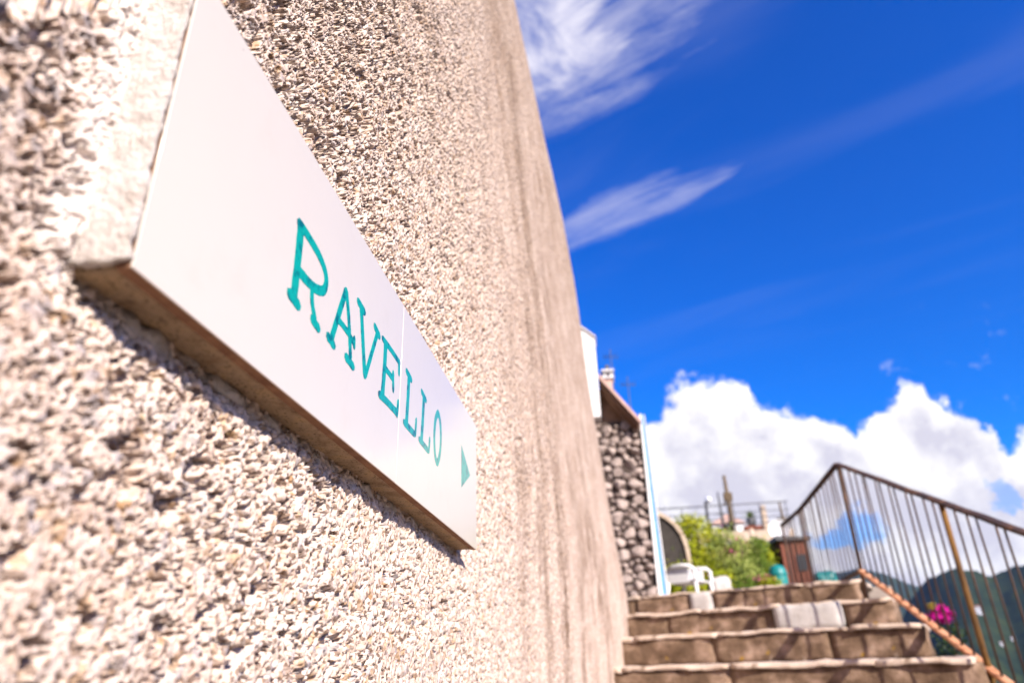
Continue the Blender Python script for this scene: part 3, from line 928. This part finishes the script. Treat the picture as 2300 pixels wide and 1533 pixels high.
link('chimney_cap', box_mesh(0.04, 0.21, 8.68, 8.90, 3.601, 3.625, 0.006), M['white'], chim)
link('chimney_pot', box_mesh(0.10, 0.155, 8.76, 8.82, 3.626, 3.72, 0.01), M['metal'], chim)
def antenna(loc, hgt, label):
    t = thing('tv_antenna', loc, label, 'antenna', 'antennas on the roofs')
    link('mast', tube_mesh([(0, 0, 0), (0, 0, hgt)], 0.007, 6), M['metal'], t)
    link('boom', tube_mesh([(-0.10, 0, hgt * 0.9), (0.10, 0.05, hgt * 0.9)], 0.005, 6), M['metal'], t)
    for i in range(5):
        x = -0.09 + 0.045 * i
        link('element', tube_mesh([(x, -0.09, hgt * 0.9), (x, 0.11, hgt * 0.9)], 0.003, 5), M['metal'], t)
antenna((0.195, 9.1, 3.0), 1.10, 'thin tv antenna rising behind the white chimney cap')
antenna((0.40, 9.2, 2.62), 1.08, 'thin tv antenna near the lower end of the clay verge')

wh = thing('white_house', (-0.5, 8.9, ZL), 'bright white gable wall rising above the stone clad house', 'house')
o = link('wall', prism_mesh([(-2.6, 2.745), (-0.008, 2.745), (-0.008, 3.79), (-0.85, 4.59), (-2.6, 4.59)], 1, 8.02, 8.28), M['white'], wh)
o.matrix_parent_inverse = Matrix.Translation((0.5, -8.9, -ZL))
o = link('coping', prism_mesh([(-0.85, 4.591), (0.0, 3.785), (0.008, 3.80), (-0.845, 4.615), (-2.6, 4.615), (-2.6, 4.591)], 1, 8.0, 8.30), M['plaster'], wh)
o.matrix_parent_inverse = Matrix.Translation((0.5, -8.9, -ZL))

# ------------------------------------------------------------------ foliage
def leaf_cloud(n, blobs, size, seed, droop=0.3, narrow=0.45):
    """n leaves as folded quads spread through the outer volume of some blobs (cx,cy,cz,rx,ry,rz)"""
    g = np.random.default_rng(seed)
    wts = np.array([b[3] * b[4] * b[5] for b in blobs]) ** 0.75
    idx = g.choice(len(blobs), n, p=wts / wts.sum())
    B = np.array(blobs)[idx]
    d = g.normal(size=(n, 3))
    d /= np.linalg.norm(d, axis=1)[:, None]
    rad = g.uniform(0.30, 1.0, n) ** 0.55 * (1 + 0.16 * g.normal(size=n))
    C = B[:, :3] + d * rad[:, None] * B[:, 3:]
    nrm = d * 0.8 + g.normal(size=(n, 3)) * 0.55
    nrm[:, 2] += 0.45
    nrm /= np.linalg.norm(nrm, axis=1)[:, None]
    out = np.cross(nrm, g.normal(size=(n, 3)))
    out[:, 2] += 0.3 - droop * g.uniform(0, 1, n)
    out /= np.linalg.norm(out, axis=1)[:, None]
    side = np.cross(out, nrm)
    side /= np.linalg.norm(side, axis=1)[:, None]
    s = size * g.uniform(0.6, 1.35, n)[:, None]
    a, b = C, C + out * s
    m1 = C + out * s * 0.5 + side * s * narrow * 0.5 + nrm * s * 0.08
    m2 = C + out * s * 0.5 - side * s * narrow * 0.5 + nrm * s * 0.08
    V = np.stack([a, m1, b, m2], 1).reshape(-1, 3)
    F = np.arange(n * 4).reshape(-1, 4)
    return mesh_np('leaves', V, F, False)
def shrub(loc, r, hgt, mat, label, n=2600, leaf=0.05, seed=0, flowers=None, name='shrub', cat='shrub', nf=40, fsize=0.045):
    t = thing(name, loc, label, cat, 'garden planting beyond the steps')
    g = random.Random(seed)
    blobs = []
    for i in range(9):
        a = g.uniform(0, 6.28); q_ = g.uniform(0, 0.65) * r
        zc = g.uniform(0.3, 0.85) * hgt
        s = g.uniform(0.25, 0.5) * r
        blobs.append((q_ * math.cos(a), q_ * math.sin(a), zc, s * 1.1, s * 1.1, min(s * 1.05, hgt * 0.32)))
    blobs.append((0, 0, hgt * 0.4, r * 0.75, r * 0.75, hgt * 0.38))
    link('foliage', leaf_cloud(n, blobs, leaf, seed), mat, t)
    bm_pts = []
    for i in range(4):
        a = g.uniform(0, 6.28)
        bm_pts.append(tube_mesh([(0.02 * i, 0, -0.05), (r * .2 * math.cos(a), r * .2 * math.sin(a), hgt * .4), (r * .4 * math.cos(a), r * .4 * math.sin(a), hgt * .8)], [0.018, 0.012, 0.005], 5))
    for me in bm_pts:
        link('stem', me, M['stem'], t)
    if flowers:
        fb = [(b[0], b[1], b[2] + 0.03, b[3] * 1.05, b[4] * 1.05, b[5] * 1.05) for b in g.sample(blobs[:-1], 3)]
        o = link('blossom', leaf_cloud(nf, fb, fsize, seed + 50, 0.2, 0.8), flowers, t)
    return t
# garden bed rising behind the landing
gx, gy = np.meshgrid(np.linspace(-0.2, 2.9, 26), np.linspace(9.88, 21.5, 50), indexing='ij')
gz = ZL - 0.02 + np.clip((gy - 9.9) / 9.6, 0, 1) * 2.1 + 0.10 * fbm(gx * 1.5, gy * 1.5, 5, 3) * sstep(9.9, 10.6, gy)
gzz = gz - 2.2 * sstep(2.55, 2.9, gx)
gm = mesh_np('garden_bed', np.stack([gx, gy, gzz], -1).reshape(-1, 3), grid_faces(26, 50)[:, ::-1])
tag(link('garden_bed', gm, M['soil']), kind='structure')
def gz_at(y):
    return ZL - 0.02 + max(0, min(1, (y - 9.9) / 9.6)) * 2.1
SH = [  # x, y, r, h, mat, label, leaves, leaf, flowers
 (1.22, 11.6, 0.42, 1.38, 'leaf_lime', 'tall lime green shrub beside the dark arched stone', 3000, 0.060, None),
 (1.62, 11.8, 0.40, 1.02, 'leaf_lime', 'rounded yellow green shrub between the tall lime shrub and the sage bush', 2600, 0.055, None),
 (0.95, 10.4, 0.40, 0.60, 'leaf_lime', 'low bright green bush with pink flowers behind the white plastic chair', 2600, 0.045, 'pinkflower'),
 (1.38, 10.6, 0.34, 0.52, 'leaf_lime', 'small bright green bush just behind the white planter', 2200, 0.045, 'pinkflower'),
 (1.80, 11.0, 0.44, 1.02, 'leaf_sage', 'loose sage green bush in the middle of the garden', 3000, 0.060, 'pinkflower'),
 (2.10, 11.3, 0.34, 1.00, 'leaf_green', 'darker green bush at the right of the sage bush', 2600, 0.055, None),
 (1.72, 10.2, 0.28, 0.42, 'leaf_green', 'low dark green plant at the landing edge', 1700, 0.045, 'pinkflower'),
 (2.02, 10.1, 0.24, 0.42, 'leaf_lime', 'small lime plant with pink flowers beside the turquoise tub', 1500, 0.040, 'pinkflower'),
 (2.45, 12.4, 0.40, 0.95, 'leaf_lime', 'yellow green bush behind the turquoise tub', 2600, 0.055, None),
 (1.50, 10.25, 0.22, 0.40, 'leaf_lime', 'small tuft of lime leaves at the right of the white planter', 1300, 0.045, None),
 (0.98, 10.9, 0.20, 0.95, 'leaf_green', 'narrow grey green bush in front of the dark arched stone', 1300, 0.045, None),
]
for i, (x, y, r, hg, mt, lab, n, lf, fl) in enumerate(SH):
    shrub((x, y, gz_at(y)), r, hg, M[mt], lab, n, lf, 20 + i, M[fl] if fl else None)

# dark arched stone with pale rim
arch = thing('arched_stone', (0.85, 10.75, gz_at(10.75)), 'dark round shouldered stone slab with a pale rim behind the blue stripe', 'stone')
prof = [(-0.55, -0.2), (0.19, -0.2), (0.20, 0.55), (0.185, 0.80), (0.14, 0.98), (0.06, 1.12), (-0.05, 1.22), (-0.20, 1.30), (-0.55, 1.36)]
link('face', prism_mesh(prof, 1, -0.02, 0.25, 0.01), M['slate'], arch)
rim = prof[1:]
for i, (p, q_) in enumerate(zip(rim, rim[1:])):
    pv, qv = Vector(p), Vector(q_)
    d = (qv - pv).normalized()
    nn = Vector((d.y, -d.x))
    th = 0.06
    link('rim_stone', prism_mesh([tuple(pv + nn * .001), tuple(qv + nn * .001), tuple(qv + nn * th), tuple(pv + nn * th)], 1, -0.06, 0.27, 0.006), M['tan'], arch)

# white plastic garden chair
ch = thing('garden_chair', (0.90, 9.30, ZL), 'white plastic garden armchair standing at the top of the steps', 'chair')
ch.rotation_euler.z = R(58)
ch.scale = (0.84, 0.84, 0.82)
link('seat', box_mesh(-0.24, 0.24, -0.23, 0.23, 0.400, 0.425, 0.011, 2), M['plastic'], ch)
bm = bmesh.new()
rows_ = []
for i in range(9):
    zz = 0.42 + i * 0.028
    rows_.append([(x_, 0.215 + (zz - 0.42) * 0.35 - 0.10 * (x_ / 0.23) ** 2, zz + (-0.05 * (x_ / 0.23) ** 4 if i > 6 else 0)) for x_ in np.linspace(-0.24, 0.24, 11)])
def shell(rows_, th):
    A = np.array(rows_, dtype=float)
    nu, nv = A.shape[:2]
    B = A + np.array([0, th, 0])
    f = grid_faces(nu, nv)
    V = np.concatenate([A.reshape(-1, 3), B.reshape(-1, 3)])
    n_ = nu * nv
    F = [f, f[:, ::-1] + n_]
    for i in range(nu - 1):
        for j in (0, nv - 1):
            F.append(np.array([[i * nv + j, (i + 1) * nv + j, (i + 1) * nv + j + n_, i * nv + j + n_]]))
    for j in range(nv - 1):
        for i in (0, nu - 1):
            F.append(np.array([[i * nv + j, i * nv + j + 1, i * nv + j + 1 + n_, i * nv + j + n_]]))
    return mesh_np('shell', V, np.concatenate(F))
bm.free()
link('backrest', shell(rows_, 0.018), M['plastic'], ch)
for s in (-1, 1):
    link('armrest', tube_mesh([(s * 0.25, 0.20, 0.58), (s * 0.27, 0.10, 0.625), (s * 0.275, -0.05, 0.63), (s * 0.27, -0.17, 0.615), (s * 0.262, -0.225, 0.57), (s * 0.255, -0.235, 0.45), (s * 0.25, -0.235, 0.40)],
                              [0.022, 0.028, 0.030, 0.030, 0.026, 0.024, 0.024], 10), M['plastic'], ch)
    for yy, y2 in ((-0.22, -0.26), (0.21, 0.27)):
        link('leg', tube_mesh([(s * 0.24, yy, 0.41), (s * 0.262, (yy + y2) / 2, 0.2), (s * 0.28, y2, 0.0)], [0.028, 0.024, 0.020], 8), M['plastic'], ch)
    link('side_panel', box_mesh(min(s * 0.236, s * 0.252), max(s * 0.236, s * 0.252), -0.12, 0.22, 0.39, 0.60, 0.006), M['plastic'], ch)

pl = thing('stone_planter', (1.31, 9.62, ZL), 'rough white rounded planter beside the plastic chair', 'planter')
link('body', rough_block(0.25, 0.25, 0.43, 3, 0.010, 0.05, nx=6, ny=6, nz=8), M['pale'], pl, (-0.125, -0.125, 0))
link('soil', box_mesh(-0.085, 0.085, -0.085, 0.085, 0.40, 0.436), M['soil'], pl)

tb_ = thing('plastic_tub', (2.16, 10.2, ZL + 0.05), 'turquoise plastic tub beside the rusty end of the railing', 'tub')
link('body', lathe_mesh([(0.13, 0.0), (0.15, 0.2), (0.155, 0.46), (0.15, 0.53), (0.11, 0.60), (0.03, 0.625)], 24), M['teal'], tb_)
link('rim', lathe_mesh([(0.151, 0.47), (0.168, 0.475), (0.168, 0.495), (0.150, 0.50)], 24), M['teal'], tb_)
tb_.scale = (0.74, 0.74, 0.9)

# rusty sheet shed seen through the end of the railing
shed = thing('sheet_metal_shed', (2.87, 12.1, 0.4), 'rusty brown sheet metal shed seen through the far end of the railing', 'shed')
link('wall', box_mesh(-0.20, 0.235, 0, 0.8, -2.0, 1.42), M['brown'], shed)
for i in range(6):
    x = -0.19 + i * 0.078
    link('rib', box_mesh(x, x + 0.022, -0.02, -0.001, -2.0, 1.40), M['brown'], shed)
link('roof', prism_mesh([(-0.26, 1.425), (0.29, 1.425), (0.29, 1.46), (-0.26, 1.50)], 1, -0.08, 0.88), M['metal'], shed)
link('window', box_mesh(0.02, 0.15, -0.024, -0.0212, 0.95, 1.2), M['glass'], shed)
tarp = link('folded_tarp', rough_block(0.36, 0.3, 0.24, 8, 0.03, 0.05, nx=7, ny=5, nz=5), M['teal'], None, (3.62, 14.0, 1.29))
tag(tarp, 'small turquoise tarpaulin heap glimpsed between the railing bars', 'tarpaulin')
base = link('low_garden_wall', box_mesh(3.45, 4.12, 13.9, 14.4, -1.0, 1.285, 0.02), M['tan'])
tag(base, 'low tan garden wall under the turquoise tarpaulin', 'wall')

# ------------------------------------------------------------------ upper terrace house
uh = thing('terrace_house', (3.5, 20.3, 2.0), 'flat roofed pink house with a pale parapet terrace behind the garden', 'house')
def up_(name, me, mat, parent=None):
    o = link(name, me, mat, parent or uh)
    if parent is None:
        o.matrix_parent_inverse = Matrix.Translation((-3.5, -20.3, -2.0))
    return o
up_('wall', box_mesh(1.2, 4.85, 20.2, 25.0, -1.5, 2.93), M['pink'])
up_('ledge', box_mesh(1.1, 4.92, 20.08, 25.1, 2.931, 3.05, 0.01), M['grey'])
up_('parapet', box_mesh(1.15, 4.88, 20.12, 20.32, 3.051, 3.345, 0.012), M['tan'])
up_('deck', box_mesh(1.15, 4.88, 20.33, 25.0, 3.051, 3.10), M['paving'])
for i, x in enumerate((1.6, 2.5, 3.4)):
    fr = up_('window', box_mesh(x, x + 0.6, 20.17, 20.199, 1.5, 2.5), M['white'])
    link('pane', box_mesh(x + 0.05, x + 0.55, 20.155, 20.169, 1.55, 2.45), M['glass'], fr)
tr_ = thing('terrace_railing', (3.5, 20.2, 3.35), 'thin grey wire railing running along the pale terrace parapet', 'railing')
def tp(name, me, mat):
    o = link(name, me, mat, tr_)
    o.matrix_parent_inverse = Matrix.Translation((-3.5, -20.2, -3.35))
    return o
for zz in (3.52, 3.68, 3.84, 4.06):
    tp('wire', tube_mesh([(1.2, 20.2, zz), (4.87, 20.2, zz + 0.03)], 0.011 if zz < 4 else 0.018, 5), M['metal'])
for i in range(6):
    tp('upright', tube_mesh([(1.3 + i * 0.70, 20.2, 3.30), (1.3 + i * 0.70, 20.2, 4.08)], 0.014, 6), M['metal'])
def pole(name, loc, hgt, rad, mat, label, group=None, cap=None):
    t = thing(name, loc, label, 'pole', group)
    link('shaft', tube_mesh([(0, 0, 0), (0, 0, hgt * 0.55), (-0.02, 0, hgt)], [rad, rad * 0.9, rad * 0.6], 8), mat, t)
    link('crossbar', tube_mesh([(-0.16, 0, hgt * 0.58), (0.10, 0, hgt * 0.58)], rad * 0.5, 6), mat, t)
    if cap:
        link('bracket', box_mesh(-rad * 1.6, rad * 1.6, -rad, rad, hgt * 0.62, hgt * 0.74, 0.01), mat, t)
    return t
pole('utility_pole', (3.40, 20.8, 3.10), 1.95, 0.075, M['stem'], 'thick dark utility pole standing highest above the terrace', None, True)
pole('utility_pole', (3.14, 20.7, 3.10), 1.45, 0.045, M['metal'], 'slimmer dark pole just left of the highest utility pole')
pole('utility_pole', (4.76, 20.6, 3.10), 1.05, 0.045, M['stem'], 'short dark leaning pole at the right of the terrace by the iron railing')
pole('utility_pole', (1.62, 20.6, 3.10), 1.20, 0.022, M['lightmetal'], 'thin pale pole rising above the dark arched stone')
lamp = thing('globe_lamp', (2.78, 20.45, 3.10), 'lamp post with a small white globe on the terrace', 'street lamp')
link('post', tube_mesh([(-0.07, 0, 0), (-0.07, 0, 1.15)], 0.045, 8), M['metal'], lamp)
link('arm', tube_mesh([(-0.07, 0, 1.06), (0.01, 0, 1.12)], 0.02, 6), M['metal'], lamp)
bm = bmesh.new()
bmesh.ops.create_uvsphere(bm, u_segments=20, v_segments=12, radius=0.088)
link('globe', from_bm(bm, 'globe', True), M['globe'], lamp, (0.02, 0, 1.20))
bal = link('terrace_pillar', box_mesh(4.17, 4.30, 20.36, 20.5, 3.10, 4.05, 0.012), M['tan'])
tag(bal, 'tan square pillar on the terrace between the potted agave and the right pole', 'pillar')
wb = thing('terrace_hut', (3.3, 21.6, 3.1), 'small white walled hut behind the tall utility pole on the terrace', 'hut')
link('wall', box_mesh(-0.35, 0.55, 0, 0.9, 0, 0.72), M['white'], wb)
link('roof', prism_mesh([(-0.42, 0.721), (0.62, 0.721), (0.10, 0.98)], 1, -0.08, 0.98), M['verge'], wb)
link('door', box_mesh(0.0, 0.28, -0.03, -0.002, 0, 0.6), M['stem'], wb)
# heaped things on the terrace: dark planter with agave
ag = thing('potted_agave', (3.88, 20.5, 3.10), 'spiky green agave in a dark pot on a brown planter box', 'plant')
link('planter_box', box_mesh(-0.22, 0.30, -0.12, 0.2, 0, 0.42, 0.01), M['brown'], ag)
link('pot', lathe_mesh([(0.09, 0.421), (0.13, 0.50), (0.14, 0.62), (0.10, 0.63)], 16), M['metal'], ag)
for i in range(16):
    a = i * 2.399
    e_ = 0.35 + 0.9 * (i / 16)
    d = Vector((math.cos(a) * math.cos(e_), math.sin(a) * math.cos(e_), math.sin(e_)))
    sd = Vector((-math.sin(a), math.cos(a), 0))
    b0 = Vector((0, 0, 0.62))
    bm = bmesh.new()
    q0 = [bm.verts.new(b0 + sd * 0.02), bm.verts.new(b0 - sd * 0.02), bm.verts.new(b0 + d * 0.15 - sd * 0.03), bm.verts.new(b0 + d * 0.15 + sd * 0.03), bm.verts.new(b0 + d * 0.30 - Vector((0, 0, 0.02)))]
    bm.faces.new(q0[:4]); bm.faces.new((q0[3], q0[2], q0[4]))
    link('leaf', from_bm(bm, 'leaf'), M['leaf_green'], ag)
shrub((3.10, 20.45, 3.10), 0.30, 0.62, M['leaf_dark'], 'dark bushy pot plant at the foot of the slim terrace pole', 1200, 0.07, 77)
dish = thing('satellite_dish', (3.15, 14.0, 1.30), 'round white satellite dish facing the steps beyond the garden', 'satellite dish')
link('mast', tube_mesh([(0, 0.12, -2.2), (0, 0.12, 0.95)], 0.022, 8), M['lightmetal'], dish)
o = link('reflector', lathe_mesh([(0.02, 0.0), (0.09, 0.008), (0.15, 0.026), (0.185, 0.045), (0.190, 0.048), (0.185, 0.035), (0.15, 0.014), (0.09, -0.006), (0.0, -0.014)], 28), M['globe'], dish, (-0.01, 0.06, 1.02))
o.rotation_euler = (R(82), 0, R(-8))
link('feed_arm', tube_mesh([(0, 0.05, 0.86), (0.0, -0.20, 0.93)], 0.008, 6), M['lightmetal'], dish)
link('feed_horn', tube_mesh([(0.0, -0.18, 0.93), (0.0, -0.24, 0.96)], 0.022, 8), M['globe'], dish)
gp = link('garden_post', tube_mesh([(2.20, 12.0, 0.8), (2.235, 12.0, 1.5), (2.25, 12.0, 2.02)], [0.035, 0.035, 0.03], 8), M['tan'])
tag(gp, 'pale wooden garden post standing among the shrubs', 'post')

# magenta flowers growing outside the railing
bg_ = thing('bougainvillea', (2.44, 6.05, -0.28), 'magenta bougainvillea blooming outside the railing against the hillside', 'shrub')
link('foliage', leaf_cloud(500, [(0, 0, 0.55, 0.16, 0.14, 0.20), (-0.08, 0, 0.35, 0.14, 0.12, 0.22)], 0.045, 91), M['leaf_dark'], bg_)
link('blossom', leaf_cloud(230, [(-0.02, 0, 0.86, 0.055, 0.05, 0.05), (0.055, 0, 0.81, 0.035, 0.03, 0.035), (-0.09, 0, 0.79, 0.07, 0.05, 0.05), (-0.02, 0, 0.76, 0.06, 0.05, 0.03)], 0.035, 92, 0.2, 0.85), M['magenta'], bg_)
link('yellow_bloom', leaf_cloud(60, [(-0.10, 0, 0.885, 0.035, 0.03, 0.035)], 0.03, 93, 0.2, 0.85), M['yellowflower'], bg_)
bg_.scale = (0.8, 0.8, 0.74)
link('stem', tube_mesh([(0.05, 0, -0.8), (0.02, 0, 0.2), (-0.02, 0, 0.85)], [0.012, 0.009, 0.004], 6), M['stem'], bg_)
shrub((2.28, 4.35, -0.62), 0.22, 0.62, M['leaf_green'], 'thin leafy weed growing beside the ochre railing post', 420, 0.04, 95, M['pinkflower'], nf=6)

# ------------------------------------------------------------------ terrain to the horizon
AZ = np.radians(np.concatenate([np.linspace(-180, 5, 60, endpoint=False), np.linspace(5, 50, 260, endpoint=False), np.linspace(50, 180, 50)]))
RR = np.concatenate([np.linspace(0.5, 40, 20, endpoint=False), np.geomspace(40, 9000, 190)])
A_, R_ = np.meshgrid(AZ, RR, indexing='ij')
deg = np.degrees(A_)
def curve(xs, vals):
    return np.interp(deg, xs, vals)
E1 = curve([-180, -60, 0, 8, 12, 15, 17.3, 19, 20.7, 22.5, 26, 35, 60, 180], [3, 3, 3.6, 4.8, 5.4, 5.9, 6.25, 5.75, 5.0, 4.3, 3.5, 3, 2, 3])
E2 = curve([-180, 10, 18, 20.2, 21.5, 22.4, 23.3, 24.3, 25.2, 26.2, 27.5, 30, 36, 50, 90, 180], [-6, -6, 1.0, 3.9, 4.9, 5.4, 5.65, 5.25, 4.85, 5.2, 5.7, 6.6, 7.5, 5, 1, -6])
def ridge(E, R0, s_in, s_out):
    return np.tan(np.radians(E)) * R0 - np.where(R_ < R0, (R0 - R_) * s_in, (R_ - R0) * s_out)
xx, yy = R_ * np.sin(A_), R_ * np.cos(A_)
floor_ = -3.0 - np.clip(R_ - 6, 0, None) * 0.55 * sstep(2, 25, deg) * sstep(150, 70, deg)
floor_ = np.maximum(floor_, -230 + 18 * fbm(xx / 180, yy / 180, 61, 4))
H_ = np.maximum.reduce([floor_, ridge(E1, 2600.0, 0.26, 0.5), ridge(E2, 1150.0, 0.34, 0.5)])
H_ = H_ + np.clip(R_ / 900, 0, 1.2) * (10 * fbm(xx / 60, yy / 60, 66, 4) + 5.0 * np.abs(fbm(xx / 12, yy / 12, 67, 2)))
H_ = np.where(R_ > 7000, np.minimum(H_, 60), H_)
tm = mesh_np('hills', np.stack([xx, yy, H_], -1).reshape(-1, 3), grid_faces(len(AZ), len(RR)))
tag(link('hills', tm, M['forest']), kind='structure')

# houses on the far hillside, each set down on the slope
def ground_hit(az_, elv):
    i = int(np.argmin(np.abs(AZ - math.radians(az_))))
    el_ = np.degrees(np.arctan2(H_[i], RR))
    k = np.nonzero((el_ >= elv) & (RR > 200))[0]
    j = int(k[0]) if len(k) else len(RR) - 1
    return float(RR[j]), float(H_[i, j])
def far_house(az_, elv, frac, label):
    a = math.radians(az_)
    r_, zc = ground_hit(az_, elv)
    wd = r_ * frac
    t = thing('hillside_house', (r_ * math.sin(a), r_ * math.cos(a), zc), label, 'house', 'houses on the far hillside', -a)
    link('wall', box_mesh(-wd / 2, wd / 2, -wd * .4, wd * .4, -wd * 0.5, wd * 0.9), M['white'], t)
    link('roof', prism_mesh([(-wd * .56, wd * .901), (wd * .56, wd * .901), (0, wd * 1.15)], 1, -wd * .45, wd * .45), M['clay'], t)
    for i in (-1, 1):
        for j in (0.2, 0.6):
            link('window', box_mesh(i * wd * .25 - wd * .07, i * wd * .25 + wd * .07, -wd * .4 - 0.15, -wd * .4 - 0.002, wd * j, wd * (j + 0.18)), M['glass'], t)
far_house(23.9, 2.55, 0.0085, 'small white house on the wooded hillside right of the ochre post')
far_house(25.3, 0.75, 0.004, 'tiny pale house low on the slope near the bottom right')
far_house(24.6, 0.35, 0.0035, 'tiny pale house lowest on the slope behind the railing bars')

# thin summer haze over the valley
hz = bpy.data.materials.new('haze air')
hz.use_nodes = True
hz.node_tree.nodes.clear()
_o = hz.node_tree.nodes.new('ShaderNodeOutputMaterial')
_v = hz.node_tree.nodes.new('ShaderNodeVolumePrincipled')
_v.inputs['Color'].default_value = (0.42, 0.62, 1.0, 1)
_v.inputs['Density'].default_value = 0.00007
_v.inputs['Anisotropy'].default_value = 0.2
hz.node_tree.links.new(_v.outputs[0], _o.inputs['Volume'])
haze = link('haze', box_mesh(-9300, 9300, -9300, 9300, float(H_.min()) - 2.0, float(H_.max()) + 15.0), hz)
tag(haze, kind='stuff')
